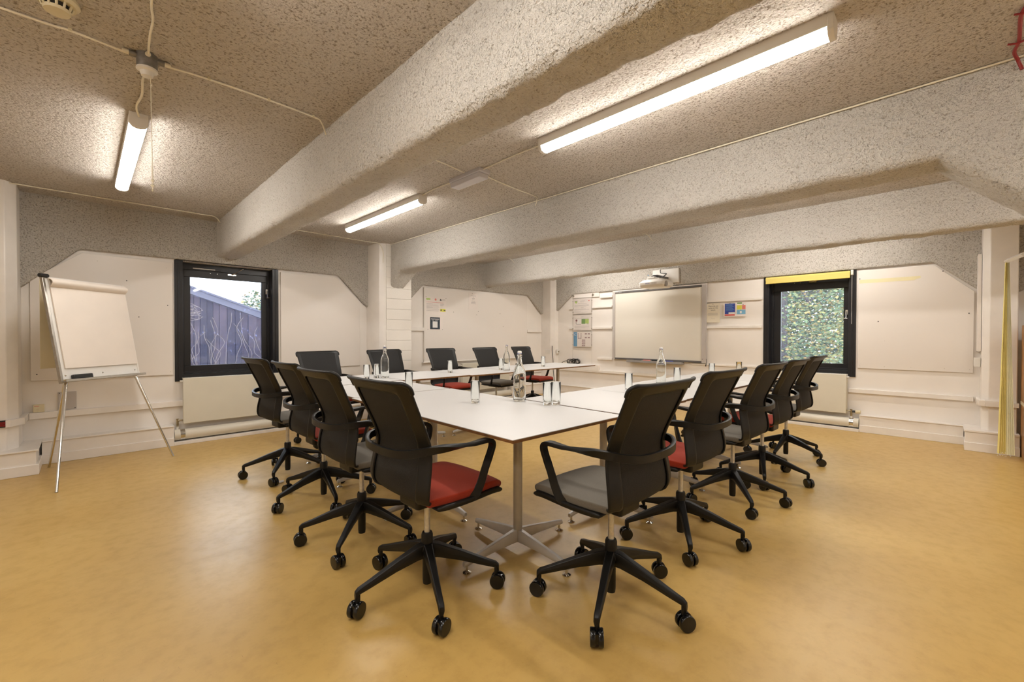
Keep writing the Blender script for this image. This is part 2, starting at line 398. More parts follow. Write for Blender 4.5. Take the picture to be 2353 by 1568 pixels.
# ------------------------------------------------------------------ room shell
bm = bmesh.new(); box(bm, X0-0.3, X1+0.4, Y0-0.3, Y1+0.4, -0.06, 0)
floor = struct(build('floor', bm, 'floor'))
bm = bmesh.new(); box(bm, X0-0.3, X1+0.4, Y0-0.3, Y1+0.4, CEIL, CEIL+0.1)
ceil = struct(build('ceiling', bm, 'plaster'))
WT = 0.30
bm = bmesh.new()
box(bm, X0-0.3, 0.70, Y1, Y1+WT, 0, CEIL); box(bm, 1.69, X1+WT, Y1, Y1+WT, 0, CEIL)
box(bm, 0.70, 1.69, Y1, Y1+WT, 0, 0.70); box(bm, 0.70, 1.69, Y1, Y1+WT, 1.96, CEIL)
wall_left = struct(build('wall_left', bm, 'paint'))
bm = bmesh.new()
box(bm, X1, X1+WT, Y0-0.3, 0.78, 0, CEIL); box(bm, X1, X1+WT, 1.77, Y1, 0, CEIL)
box(bm, X1, X1+WT, 0.78, 1.77, 0, 0.69); box(bm, X1, X1+WT, 0.78, 1.77, 1.97, CEIL)
wall_right = struct(build('wall_right', bm, 'paint'))
bm = bmesh.new(); box(bm, X0-0.3, X0, Y0, Y1, 0, CEIL); struct(build('wall_rear', bm, 'paint'))
bm = bmesh.new(); box(bm, X0-0.3, X1, Y0-0.3, Y0, 0, CEIL); struct(build('wall_front', bm, 'paint'))

# displaced, rounded concrete beams
def rough_loft(name, rings, mat, parent, amp=0.007, cap=True):
    """rings: list of closed lists of Vectors; displaced by noise along the outward direction"""
    bm = bmesh.new(); V = []
    for ring in rings:
        c = sum(ring, Vector())/len(ring); row = []
        for p in ring:
            d = (p-c); d.normalize()
            nz = noise.noise(p*38)*amp*1.5 + noise.noise(p*14)*amp*0.9 + noise.noise(p*2.2)*0.008
            row.append(bm.verts.new(p + d*nz))
        V.append(row)
    n = len(V[0])
    for a, b in zip(V, V[1:]):
        for k in range(n): bm.faces.new((a[k], a[(k+1) % n], b[(k+1) % n], b[k]))
    if cap: bm.faces.new(V[0]); bm.faces.new(V[-1][::-1])
    return build(name, bm, mat, parent, smooth=True, angle=1.4)
def rrect(x0, x1, z0, z1, y, r=0.045, step=0.03):
    """U-shaped beam section: square top, rounded bottom corners, sampled finely"""
    pts = []
    def seg(a, b):
        n = max(1, int((Vector(b)-Vector(a)).length/step))
        for i in range(n): t = i/n; pts.append((a[0]+(b[0]-a[0])*t, a[1]+(b[1]-a[1])*t))
    seg((x1, z1), (x0, z1)); seg((x0, z1), (x0, z0+r))
    for i in range(5): a = PI + (PI/2)*i/5; pts.append((x0+r+r*math.cos(a), z0+r+r*math.sin(a)))
    seg((x0+r, z0), (x1-r, z0))
    for i in range(5): a = -PI/2 + (PI/2)*i/5; pts.append((x1-r+r*math.cos(a), z0+r+r*math.sin(a)))
    seg((x1, z0+r), (x1, z1))
    return [Vector((p[0], y, p[1])) for p in pts]
def beam(x0, x1, ztop, zb, ya, yb, flare0=0.02):
    rings = []; n = int((yb-ya)/0.03)
    N = None
    for i in range(n+1):
        y = ya+(yb-ya)*i/n
        rings.append(rrect(x0, x1, zb, ztop, y))
    return rings
rough_loft('beam', beam(1.065, 1.285, 2.45, 2.025, Y0+0.02, 5.79), 'plaster_beam', ceil)
rough_loft('beam', beam(5.02, 5.24, 2.45, 2.025, Y0+0.02, 5.79), 'plaster_beam', ceil)
# beam 2 with haunches down to the columns at both ends
rings = []
ya, yb = -0.42, 5.60; n = int((yb-ya)/0.03)
for i in range(n+1):
    y = ya+(yb-ya)*i/n; zb = 2.035; x1_ = 3.33; x0_ = 3.02
    if y > 5.22: t = min(1, (y-5.22)/0.36); zb = 2.035-0.40*t; x1_ = 3.33-0.17*t
    if y < 0.03: t = min(1, (0.03-y)/0.42); zb = 2.035-0.40*t
    ring = []
    # fixed sample count ring
    def add(a, b, k):
        for q in range(k): tt = q/k; ring.append(Vector((a[0]+(b[0]-a[0])*tt, y, a[1]+(b[1]-a[1])*tt)))
    r_ = 0.05
    add((x1_ if False else 3.33, 2.45), (x0_, 2.45), 8); add((x0_, 2.45), (x0_, zb+r_), 22)
    for q in range(5): a = PI+(PI/2)*q/5; ring.append(Vector((x0_+r_+r_*math.cos(a), y, zb+r_+r_*math.sin(a))))
    add((x0_+r_, zb), (x1_-r_, zb), 8)
    for q in range(5): a = -PI/2+(PI/2)*q/5; ring.append(Vector((x1_-r_+r_*math.cos(a), y, zb+r_+r_*math.sin(a))))
    add((x1_, zb+r_), (3.33, 2.45), 22)
    rings.append(ring)
rough_loft('beam', rings, 'plaster_beam', ceil)
bm = bmesh.new(); box(bm, 3.0, 3.36, -0.78, -0.40, 0, 2.43); build('column', bm, 'paint_gloss', ceil, bevel=0.02)

# spandrels (rough edge beams over the wall sections, chamfered towards the columns)
def spandrel(W, pts, parent, d0=0.0, d1=0.045):
    bm = bmesh.new(); W.poly(bm, pts, d0, d1)
    return build('edge_beam', bm, 'plaster_wall', parent, bevel=0.018, seg=3)
spandrel(WL, [(-0.45, 2.45), (-0.45, 1.54), (-0.385, 1.58), (-0.02, 1.965), (2.43, 1.965), (2.79, 1.60), (2.86, 1.55), (2.86, 2.45)], wall_left)
spandrel(WL, [(3.36, 2.45), (3.36, 1.60), (3.45, 1.62), (3.77, 1.945), (6.17, 1.945), (6.56, 1.60), (6.66, 1.60), (6.66, 2.45)], wall_left)
spandrel(WL, [(X0, 2.45), (X0, 1.965), (-0.95, 1.965), (-0.6, 1.6), (-0.6, 2.45)], wall_left)
spandrel(WR, [(5.60, 2.45), (5.60, 1.60), (5.43, 1.66), (5.06, 1.955), (0.10, 1.975), (-0.26, 1.63), (-0.33, 1.60), (-0.33, 2.45)][::-1], wall_right)
spandrel(WR, [(-0.47, 2.45), (-0.47, 1.62), (-0.53, 1.60), (-0.95, 1.97), (Y0, 1.97), (Y0, 2.45)], wall_right)
# underside of the spandrel above the window heads
for W, a, b in ((WL, 0.70, 1.69), (WR, 0.78, 1.77)):
    W.one('soffit', (a, b, 1.955, 1.99, -0.16, 0.0), 'plaster', wall_left if W is WL else wall_right)

# columns
def column(name, pts, z1, parent, mat='paint_gloss'):
    bm = bmesh.new(); prism(bm, pts, 0, z1, 'z'); return build(name, bm, mat, parent, bevel=0.006)
column('column', [(-0.39, 5.79), (-0.39, 5.50), (-0.45, 5.42), (-0.80, 5.42), (-0.86, 5.50), (-0.86, 5.79)], 2.43, wall_left)
column('column', [(2.85, 5.79), (2.85, 5.55), (2.875, 5.47), (2.945, 5.425), (3.30, 5.425), (3.30, 5.79)], 2.43, wall_left)
column('column', [(6.60, 5.79), (6.595, 5.545), (6.645, 5.47), (6.72, 5.44), (6.72, 5.79)], 2.43, wall_left)
column('column', [(6.72, -0.265), (6.455, -0.265), (6.40, -0.315), (6.40, -0.50), (6.72, -0.50)], 2.43, wall_right)
WR.one('trim_strip', (-0.262, -0.235, 1.0, 2.0, 0.0, 0.20), 'paint_gloss', wall_right)
# painted blockwork pier beside the middle column, every block a part
z = 0.22; k = 0; proto = None
while z < 2.40:
    h = min(0.142, 2.42-z)
    cuts = [2.952, 3.345]
    for a, b_ in zip(cuts, cuts[1:]):
        bm = bmesh.new(); box(bm, a+0.001, b_-0.001, 5.412+random.uniform(-0.001, 0.001), 5.60, z, z+h+0.0015); build('block', bm, 'block_paint', wall_left, bevel=0.003, seg=1)
    z += 0.145; k += 1

# ------------------------------------------------------------------ windows
def window(W, name, u0, u1, gu0, gu1, v0, v1, gv0, gv1, pane, gd):
    """u0..u1 outer jamb posts, gu/gv glass; gd depth of the glass behind the wall plane"""
    bm = bmesh.new()
    W.box(bm, u0, u1, v0-0.01, v0+0.03, -gd-0.04, 0.0)
    root = struct(build(name, bm, 'black_frame'))
    s = 1 if u1 > u0 else -1
    # jamb posts running from the glass line to in front of the wall
    for a, b_ in ((u0-0.012, u0+0.062), (u1-0.055, u1+0.012)):
        bm = bmesh.new(); W.box(bm, a, b_, v0-0.045, v1+0.002, -gd, 0.012); W.box(bm, a+0.028, a+0.04, v0-0.045, v1, 0.0, 0.018)
        build('jamb_post', bm, 'black_frame', root, bevel=0.002)
    # fixed frame ring
    bm = bmesh.new(); a, b_ = u0+0.05, u1-0.045; d0, d1 = -gd-0.04, -gd+0.03
    W.box(bm, a, b_, v1-0.075, v1+0.012, d0, d1); W.box(bm, a, b_, v0, v0+0.05, d0, d1)
    W.box(bm, a, a+0.035, v0+0.05, v1-0.075, d0, d1); W.box(bm, b_-0.035, b_, v0+0.05, v1-0.075, d0, d1)
    build('window_frame', bm, 'black_frame', root, bevel=0.002)
    # opening sash
    bm = bmesh.new(); a, b_ = u0+0.082, u1-0.075; z0, z1 = v0+0.045, v1-0.07; d0, d1 = -gd-0.03, -gd+0.012
    W.box(bm, a, b_, gv1, z1, d0, d1); W.box(bm, a, b_, z0, gv0, d0, d1); W.box(bm, a, gu0, gv0, gv1, d0, d1); W.box(bm, gu1, b_, gv0, gv1, d0, d1)
    sash = build('sash', bm, 'black_frame', root, bevel=0.003)
    W.one('glazing_gasket', (gu0-0.004, gu0, gv0, gv1, -gd-0.02, -gd+0.016), 'black_plastic', sash)
    W.one('pane', (gu0, gu1, gv0, gv1, -gd-0.013, -gd-0.009), pane, sash)
    # closer rail and friction stay along the head
    t0 = (lambda f: a + (b_-a)*(f if W is WL else 1-f))
    W.one('closer_rail', (t0(0.10), t0(0.36), v1-0.063, v1-0.052, -gd+0.03, -gd+0.042), 'steel_dull', root, bevel=0.002)
    W.one('closer_block', (t0(0.35), t0(0.42), v1-0.07, v1-0.048, -gd+0.03, -gd+0.045), 'black_plastic', root, bevel=0.002)
    bm = bmesh.new(); W.box(bm, t0(0.50), t0(0.60), v1-0.105, v1-0.088, -gd+0.012, -gd+0.03)
    st = (W.p(t0(0.55), v1-0.095, -gd+0.03), W.p(t0(0.68), v1-(0.02 if W is WL else 0.075), -gd+0.07))
    cyl(bm, st[0], st[1], 0.006, seg=8); build('stay_arm', bm, 'chrome', root)
    for f in (0.30, 0.38):
        bm = bmesh.new(); c_ = W.p(t0(f), v1-0.098, -gd+0.012); lathe(bm, [(0, -0.003), (0.004, -0.003), (0.004, 0.003), (0, 0.003)], 8, c_, 'y' if W is WL else 'x'); build('screw', bm, 'chrome', root)
    # espagnolette handle on the closing side
    e = t0(0.985); bm = bmesh.new(); hz = v0 + (0.985 if W is WL else 0.76)
    W.box(bm, e-0.012, e+0.012, hz-0.03, hz+0.03, -gd+0.03, -gd+0.045)
    hd = 0.0 if W is WL else 0.0
    cyl(bm, W.p(e, hz+0.012, -gd+0.045), W.p(e, hz-0.075, -gd+0.085), 0.006, seg=8)
    cyl(bm, W.p(e-0.014, hz-0.078, -gd+0.085), W.p(e+0.022, hz-0.076, -gd+0.085), 0.006, seg=8)
    build('handle', bm, 'chrome', root)
    return root
win1 = window(WL, 'window_1', 0.70, 1.69, 0.844, 1.554, 0.705, 1.958, 0.819, 1.805, 'pane_dirty', 0.14)
win2 = window(WR, 'window_2', 0.78, 1.77, 0.909, 1.604, 0.695, 1.97, 0.803, 1.770, 'pane_clean', 0.14)

# roller blind in the right window
t = thing('roller_blind', 'rolled-up yellow roller blind with bead chain at the top of the right-hand window', 'blind', (6.72, 1.28, 1.93))
bm = bmesh.new(); cyl(bm, (-0.035, 0.465, 0.0), (-0.035, -0.455, 0.0), 0.031, seg=20); build('fabric_roll', bm, 'blind', t, smooth=True)
bm = bmesh.new(); box(bm, -0.066, -0.060, -0.455, 0.462, -0.058, 0.01); build('fabric_flap', bm, 'blind', t, bevel=0.002)
bm = bmesh.new(); cyl(bm, (-0.063, 0.462, -0.055), (-0.063, -0.455, -0.055), 0.008, seg=10); build('bottom_bar', bm, 'blind', t, smooth=True)
bm = bmesh.new(); box(bm, -0.06, -0.005, -0.485, -0.462, -0.025, 0.035); build('bracket', bm, 'white_plastic', t, bevel=0.003)
bm = bmesh.new()
for zz_ in range(62):
    for dx in (-0.05, -0.072):
        lathe(bm, [(0, -0.0035), (0.003, 0), (0, 0.0035)], 5, (dx, -0.474, 0.02-zz_*0.0105))
ch = build('bead_chain', bm, 'white_plastic', t)

# ------------------------------------------------------------------ boards on the walls
def board(W, pts, label, cat='whiteboard', nm='wall_board', d=0.02, edge=None):
    bm = bmesh.new(); W.poly(bm, pts, 0.004, d)
    o = build(nm, bm, 'board', bevel=0.002); tag(o, label, cat); return o
b1 = board(WL, [(-0.337, 0.743), (0.672, 0.735), (0.675, 1.925), (-0.002, 1.935), (-0.337, 1.655)], 'large white wall board with one cut corner behind the flip chart easel, left of the left window')
b2 = board(WL, [(1.725, 0.737), (2.742, 0.737), (2.742, 1.625), (2.42, 1.935), (1.725, 1.935)], 'white wall board with a cut top right corner between left window and column')
b3 = board(WL, [(3.79, 0.735), (6.15, 0.735), (6.15, 1.915), (3.79, 1.915)], 'wide white wall board with pinned notices in the far left corner bay', d=0.03)
b4 = board(WR, [(0.748, 0.765), (-0.216, 0.763), (-0.217, 1.633), (0.09, 1.945), (0.748, 1.955)], 'white wall board with a strip of yellow tape, right of the right-hand window')
def pins(parent, W, pts, d, r=0.005, mat='black_plastic', name='pin'):
    for u, v in pts:
        bm = bmesh.new(); lathe(bm, [(0, -0.003), (r, -0.003), (r*0.7, 0.004), (0, 0.004)], 8, W.p(u, v, d+0.001), 'y' if W is WL else 'x'); build(name, bm, mat, parent)
pins(b1, WL, [(0.63, 1.47), (0.40, 1.34), (0.31, 1.70), (-0.30, 0.80)], 0.02)
pins(b4, WR, [(0.735, 1.85), (0.02, 1.87), (-0.18, 1.40), (0.56, 1.33)], 0.02, 0.006)
pins(b1, WL, [(0.65, 0.77), (0.62, 1.86), (0.1, 1.87)], 0.02, 0.004, 'board_edge', 'screw')
pins(b4, WR, [(0.73, 0.80), (0.5, 0.795), (0.27, 0.80), (0.0, 0.80), (-0.19, 0.80), (0.50, 1.10)], 0.02, 0.004, 'board_edge', 'screw')
pins(b3, WL, [(4.36, 1.55), (4.90, 1.58), (4.86, 1.52), (5.42, 1.56), (5.5, 1.33)], 0.03, 0.005)
bm = bmesh.new(); WL.box(bm, 3.766, 6.15, 0.728, 0.742, 0.0, 0.045); build('bottom_rail', bm, 'paint_gloss', b3, bevel=0.002)
bm = bmesh.new(); WR.poly(bm, [(0.738, 1.838), (0.738, 1.795), (0.25, 1.792), (0.232, 1.805), (0.195, 1.815), (0.20, 1.836)], 0.0202, 0.0212)
tag(build('masking_tape', bm, 'tape'), 'strip of yellowed masking tape along the top of the right wall board', 'tape')

# horizontal panel battens, trunking, baseboards (setting)
trim_i = [0]
def trim(W, rect, mat='paint_gloss', bev=0.003):
    trim_i[0] += 1; bm = bmesh.new(); W.box(bm, *rect); return struct(build('trim_%d' % trim_i[0], bm, mat, bevel=bev))
for rect in ((5.15, 5.055, 1.668, 1.70, 0, 0.03), (4.62, 4.20, 1.668, 1.70, 0, 0.03), (2.555, 1.80, 1.663, 1.70, 0, 0.022),
             (5.15, 5.055, 1.284, 1.325, 0, 0.03), (4.62, 4.20, 1.284, 1.325, 0, 0.03), (2.555, 1.80, 1.268, 1.31, 0, 0.022),
             (4.443, 4.19, 1.846, 1.885, 0, 0.04), (4.506, 4.19, 0.722, 0.762, 0, 0.03), (2.78, 1.80, 0.708, 0.735, 0, 0.022)):
    trim(WR, rect)
trim(WR, (5.42, 1.80, 0.484, 0.528, 0, 0.045)); trim(WR, (0.835, -0.22, 0.461, 0.511, 0, 0.035))
trim(WL, (-0.35, 0.75, 0.398, 0.455, 0, 0.035)); trim(WL, (1.72, 2.84, 0.398, 0.455, 0, 0.035))
trim(WL, (3.35, 3.80, 1.23, 1.285, 0, 0.03)); trim(WL, (6.16, 6.58, 1.225, 1.275, 0, 0.03)); trim(WL, (3.35, 4.45, 0.42, 0.47, 0, 0.03)); trim(WL, (5.6, 6.58, 0.43, 0.48, 0, 0.03))
# trunking round the left and right columns
bm = bmesh.new(); prism(bm, [(-0.352, 5.79), (-0.352, 5.755), (-0.358, 5.50), (-0.43, 5.39), (-0.455, 5.39), (-0.455, 5.425), (-0.40, 5.50), (-0.395, 5.79)], 0.40, 0.456, 'z'); struct(build('trim_20', bm, 'paint_gloss'))
bm = bmesh.new(); box(bm, -1.4, -0.49, 5.385, 5.42, 0.40, 0.456); struct(build('trim_21', bm, 'paint_gloss'))
bm = bmesh.new(); box(bm, 6.36, 6.40, -0.40, -0.29, 0.455, 0.515); box(bm, 6.36, 6.45, -0.29, -0.245, 0.455, 0.515); box(bm, 6.45, 6.72, -0.265, -0.235, 0.455, 0.512); struct(build('trim_22', bm, 'paint_gloss', bevel=0.003))
bm = bmesh.new(); box(bm, 6.372, 6.40, -0.51, -0.40, 0.462, 0.505); struct(build('trim_23', bm, 'paint_gloss', bevel=0.002))
def baseboard(name, W, u0, u1, h, d, foot_h=0.085):
    bm = bmesh.new(); W.box(bm, u0, u1, 0, h-0.008, 0, d-0.012); W.box(bm, u0, u1, h-0.012, h, 0, d); W.box(bm, u0, u1, 0, foot_h, 0, d)
    return struct(build(name, bm, 'paint_gloss', bevel=0.003))
baseboard('baseboard_left', WL, -0.27, 0.665, 0.21, 0.135)
bm = bmesh.new(); box(bm, -1.6, -0.285, 5.30, 5.79, 0, 0.20); box(bm, -1.6, -0.27, 5.287, 5.79, 0.195, 0.208); box(bm, -1.6, -0.268, 5.285, 5.79, 0, 0.085); struct(build('baseboard_column_left', bm, 'paint_gloss', bevel=0.003))
baseboard('baseboard_left_middle', WL, 1.76, 2.80, 0.21, 0.135)
bm = bmesh.new(); box(bm, 2.80, 3.42, 5.33, 5.79, 0, 0.215); struct(build('baseboard_column_middle', bm, 'paint_gloss', bevel=0.004))
baseboard('baseboard_left_far', WL, 5.65, 6.60, 0.21, 0.12)
baseboard('baseboard_right_far', WR, 5.45, 1.82, 0.20, 0.10)
baseboard('baseboard_right', WR, 0.72, -0.15, 0.205, 0.105)
bm = bmesh.new(); box(bm, 6.335, 6.72, -0.515, -0.155, 0, 0.20); box(bm, 6.325, 6.72, -0.515, -0.145, 0.19, 0.21); box(bm, 6.325, 6.72, -0.517, -0.148, 0, 0.085); struct(build('baseboard_column_right', bm, 'paint_gloss', bevel=0.003))
for W, a, b_ in ((WL, 0.665, 1.76), (WR, 0.72, 1.82), (WL, 3.42, 5.65)):
    bm = bmesh.new(); W.box(bm, a, b_, 0, 0.035, 0, 0.13); trim_i[0] += 1; struct(build('trim_%d' % (trim_i[0]+30), bm, 'paint_gloss', bevel=0.003))

# ------------------------------------------------------------------ radiators with feed pipes
def radiator(W, u0, u1, v0, v1, label, valve_left=True, valve=True):
    c = ((u0+u1)/2, 0); p = W.p((u0+u1)/2, 0, 0)
    t = thing('radiator', label, 'radiator', (0, 0, 0))
    W.one('front_panel', (u0, u1, v0, v1, 0.085, 0.098), 'radiator', t, bevel=0.006, seg=3)
    W.one('rear_panel', (u0+0.004, u1-0.004, v0+0.004, v1-0.004, 0.03, 0.043), 'radiator', t, bevel=0.004)
    bm = bmesh.new(); n = int(abs(u1-u0)/0.035)
    for i in range(n):
        uu = u0 + (u1-u0)*(i+0.5)/n; W.box(bm, uu-0.008, uu+0.008, v0+0.02, v1-0.01, 0.043, 0.085)
    build('fins', bm, 'radiator', t)
    W.one('top_grille', (u0, u1, v1-0.008, v1, 0.03, 0.09), 'radiator', t, bevel=0.002)
    s = -1 if valve_left else 1; e = (min(u0, u1) if valve_left else max(u0, u1))
    bm = bmesh.new(); cyl(bm, W.p(e-s*0.01, v1-0.035, 0.06), W.p(e+s*0.022, v1-0.035, 0.06), 0.012, seg=12); build('bleed_plug', bm, 'white_plastic', t)
    if valve:
        bm = bmesh.new(); cyl(bm, W.p(e-s*0.01, v0+0.035, 0.06), W.p(e+s*0.055, v0+0.035, 0.06), 0.009, seg=10)
        cyl(bm, W.p(e+s*0.045, v0+0.055, 0.06), W.p(e+s*0.045, v0-0.03, 0.06), 0.012, seg=10)
        cyl(bm, W.p(e+s*0.03, v0+0.035, 0.06), W.p(e+s*0.04, v0+0.035, 0.06), 0.015, seg=6)
        build('valve_body', bm, 'brass', t)
        if W is WR:
            bm = bmesh.new(); cyl(bm, W.p(e+s*0.055, v0+0.03, 0.06), W.p(e+s*0.085, v0+0.03, 0.06), 0.014, seg=10); build('valve_collar', bm, 'black_plastic', t)
            bm = bmesh.new(); cyl(bm, W.p(e+s*0.085, v0+0.03, 0.06), W.p(e+s*0.135, v0+0.03, 0.06), 0.022, seg=14); build('valve_cap', bm, 'cream', t, bevel=0.003)
        bm = bmesh.new(); tube(bm, [W.p(e+s*0.045, v0-0.02, 0.06), W.p(e+s*0.045, v0-0.08, 0.06), W.p(e+s*0.04, 0.12, 0.062)], 0.012); build('feed_pipe', bm, 'white_plastic', t, smooth=True)
    return t
radiator(WL, 0.745, 1.70, 0.215, 0.700, 'cream panel radiator under the left window')
radiator(WR, 1.78, 0.845, 0.205, 0.685, 'cream panel radiator under the right-hand window', valve_left=True)
radiator(WL, 4.50, 5.60, 0.215, 0.690, 'cream panel radiator under the far left wall board, behind the back-row chairs')
def hpipe(W, u0, u1, label, r=0.056):
    t = thing('heating_pipe', label, 'pipe', (0, 0, 0))
    bm = bmesh.new(); a, b_ = W.p(u0, 0.10, 0.065), W.p(u1, 0.10, 0.065); cyl(bm, a, b_, r, seg=20); build('pipe_run', bm, 'pipe', t, smooth=True)
    bm = bmesh.new(); s = 1 if u1 > u0 else -1; cyl(bm, W.p(u0+s*0.05, 0.10, 0.065), W.p(u0+s*0.09, 0.10, 0.065), r+0.003, seg=20); build('clamp', bm, 'chrome', t, smooth=True)
    return t
hpipe(WL, 0.67, 1.755, 'thick cream heating pipe at floor level under the left window')
hpipe(WR, 0.725, 1.815, 'thick cream heating pipe at floor level under the right-hand window')
hpipe(WL, 3.43, 5.64, 'thick cream heating pipe at floor level under the far left wall board')

# ------------------------------------------------------------------ light fittings
def batten(x0, x1, y0, y1, label, name='batten_light'):
    xm, ym = (x0+x1)/2, (y0+y1)/2; wx, L = (x1-x0)/2, (y1-y0)/2
    t = thing(name, label, 'ceiling light', (xm, ym, CEIL), 0, 'tube battens on the ceiling')
    bm = bmesh.new(); box(bm, -wx+0.001, wx-0.001, -L+0.003, L-0.003, -0.050, 0.004); build('housing', bm, 'lamp_body', t, bevel=0.003)
    prof = [(-wx+0.002, -0.048), (-wx+0.004, -0.062), (-wx*0.72, -0.074), (-wx*0.3, -0.081), (wx*0.3, -0.081), (wx*0.72, -0.074), (wx-0.004, -0.062), (wx-0.002, -0.048)]
    bm = bmesh.new(); prism(bm, prof, -L+0.022, L-0.022, 'y'); build('diffuser', bm, 'diffuser', t, smooth=True, angle=0.9)
    pe = [(-wx, 0.0), (-wx, -0.062), (-wx*0.72, -0.078), (-wx*0.3, -0.085), (wx*0.3, -0.085), (wx*0.72, -0.078), (wx, -0.062), (wx, 0.0)]
    for s in (-1, 1):
        bm = bmesh.new(); a, b_ = sorted((s*L, s*(L-0.022))); prism(bm, pe, a, b_, 'y'); build('end_cap', bm, 'lamp_body', t, bevel=0.002)
    return t
batten(2.08, 2.165, 0.316, 1.855, 'long lit batten light nearest the camera, between the first two beams')
batten(2.125, 2.21, 3.31, 4.85, 'lit batten light near the left wall, between the first two beams')
batten(0.19, 0.275, 3.25, 4.78, 'lit batten light on the left, with a pull cord beside it')
batten(4.08, 4.165, 0.316, 1.855, 'lit batten hidden between the second and third beams, nearer the right window')
batten(4.08, 4.165, 3.31, 4.85, 'lit batten hidden between the second and third beams, near the far corner')
batten(0.19, 0.275, 0.20, 1.74, 'lit batten above and left of the camera, out of view')
batten(2.08, 2.165, -2.3, -0.76, 'added fill batten to the right of the camera, out of view')  # unseen batten added behind the camera to brighten the room
batten(5.98, 6.065, 0.316, 1.855, 'added fill batten in the last bay, above the right-hand window, hidden by the third beam')  # added lamp, never visible, lifts the right wall by the window
batten(5.98, 6.065, 3.31, 4.85, 'added fill batten in the last bay, above the interactive whiteboard, hidden by the third beam')  # made-up batten brightening the wall around the interactive whiteboard
batten(-1.30, -1.215, 0.6, 2.14, 'added fill batten, unseen, left of the camera, nearest the rear wall')  # extra unseen lamp put in as fill for the left side
batten(4.08, 4.165, -2.3, -0.76, 'added fill batten beyond the second beam, right of the camera and out of view')  # invented fill source outside the view, raises the overall brightness
t = thing('emergency_light', 'unlit grey emergency light fitting between two beams, with a green indicator', 'emergency light', (2.165, 2.66, CEIL), 0)
bm = bmesh.new(); box(bm, -0.055, 0.055, -0.19, 0.19, -0.03, 0.004); build('housing', bm, 'em_diff', t, bevel=0.006)
bm = bmesh.new(); prism(bm, [(-0.05, -0.03), (-0.042, -0.068), (0.042, -0.068), (0.05, -0.03)], -0.178, 0.178, 'y'); build('diffuser', bm, 'em_diff', t, bevel=0.005)
bm = bmesh.new(); lathe(bm, [(0, -0.004), (0.007, 0), (0, 0.004)], 8, (0.05, -0.12, -0.045)); build('indicator', bm, 'led', t)
# smoke detector
t = thing('smoke_detector', 'round cream smoke detector with black vent slots at the top left', 'smoke detector', (-0.062, 2.372, CEIL))
bm = bmesh.new(); lathe(bm, [(0, 0.0), (0.062, 0.0), (0.064, -0.012), (0.055, -0.022), (0.0, -0.022)], 32); build('base', bm, 'cream', t, smooth=True, angle=0.7)
bm = bmesh.new(); lathe(bm, [(0.0, -0.02), (0.036, -0.02), (0.036, -0.04), (0, -0.04)], 24); build('chamber', bm, 'black_plastic', t, smooth=True, angle=0.7)
for k in range(12):
    a = 2*PI*k/12; bm = bmesh.new(); cyl(bm, (0.045*math.cos(a), 0.045*math.sin(a), -0.02), (0.038*math.cos(a), 0.038*math.sin(a), -0.042), 0.004, seg=6); build('vent_rib', bm, 'cream', t)
bm = bmesh.new(); lathe(bm, [(0, -0.040), (0.040, -0.040), (0.036, -0.05), (0, -0.053)], 32); build('cap', bm, 'cream', t, smooth=True, angle=0.7)
# junction box with pull-cord switch
JX, JY = 0.213, 2.56
t = thing('ceiling_switch', 'grey metal ceiling junction box with white pull-cord switch below it', 'pull switch', (JX, JY, CEIL))
bm = bmesh.new(); lathe(bm, [(0, 0), (0.038, 0), (0.038, -0.062), (0, -0.062)], 24)
cyl(bm, (-0.03, 0, -0.014), (-0.062, 0, -0.014), 0.012, seg=12); cyl(bm, (0.03, 0, -0.014), (0.062, 0, -0.014), 0.012, seg=12); cyl(bm, (0, -0.03, -0.014), (0, -0.042, -0.014), 0.013, seg=12)
build('box', bm, 'galv', t, smooth=True, angle=0.7)
bm = bmesh.new(); lathe(bm, [(0, -0.062), (0.039, -0.062), (0.039, -0.070), (0.026, -0.076), (0.021, -0.095), (0, -0.098)], 24); build('switch_body', bm, 'white_plastic', t, smooth=True, angle=0.7)
for sx, sy in ((-1, 0), (1, 0), (0, -1)):
    bm = bmesh.new(); c0 = (sx*0.058, sy*0.04, -0.014); c1 = (sx*0.085, sy*0.052, -0.014); cyl(bm, c0, c1, 0.011, 0.009, seg=12); build('gland', bm, 'cable_white', t)
bm = bmesh.new(); cyl(bm, (0.012, 0, -0.09), (0.016, 0, -0.50), 0.0016, seg=5); cyl(bm, (0.016, 0, -0.50), (0.017, 0, -0.60), 0.003, seg=5)
for zz_, rr_ in ((-0.13, 0.004), (-0.42, 0.003), (-0.56, 0.008), (-0.583, 0.009), (-0.605, 0.005)): lathe(bm, [(0, zz_-rr_*1.4), (rr_, zz_), (0, zz_+rr_*1.4)], 7, (0.016, 0, 0))
build('cord', bm, 'cable_white', t)
# surface cables, each a thing
def cable(name, pts, label, r=0.0045, mat='cable_white', grp='surface cables', clips=(), n=5):
    bm = bmesh.new(); tube(bm, pts, r, 7, n); o = build(name, bm, mat, smooth=True); tag(o, label, 'cable', grp)
    for p in clips:
        bm = bmesh.new(); box(bm, p[0]-0.006, p[0]+0.006, p[1]-0.006, p[1]+0.006, CEIL-0.012, CEIL); build('clip', bm, 'cream', o)
    return o
zc = CEIL-0.009
cable('ceiling_cable', [(-1.4, 2.575, zc), (-0.218, 2.572, zc), (-0.031, 2.561, zc), (0.13, 2.562, zc-0.008)], 'cream cable clipped to the ceiling, entering the grey junction box from the left', clips=[(-0.03, 2.561)])
cable('ceiling_cable', [(0.298, 2.562, zc-0.008), (0.446, 2.562, zc), (0.712, 2.559, zc), (0.947, 2.574, zc), (1.00, 2.60, zc), (1.058, 2.675, 2.38)], 'cream cable from the grey junction box to the side of the first beam', clips=[(0.446, 2.562), (0.712, 2.559), (0.947, 2.574)])
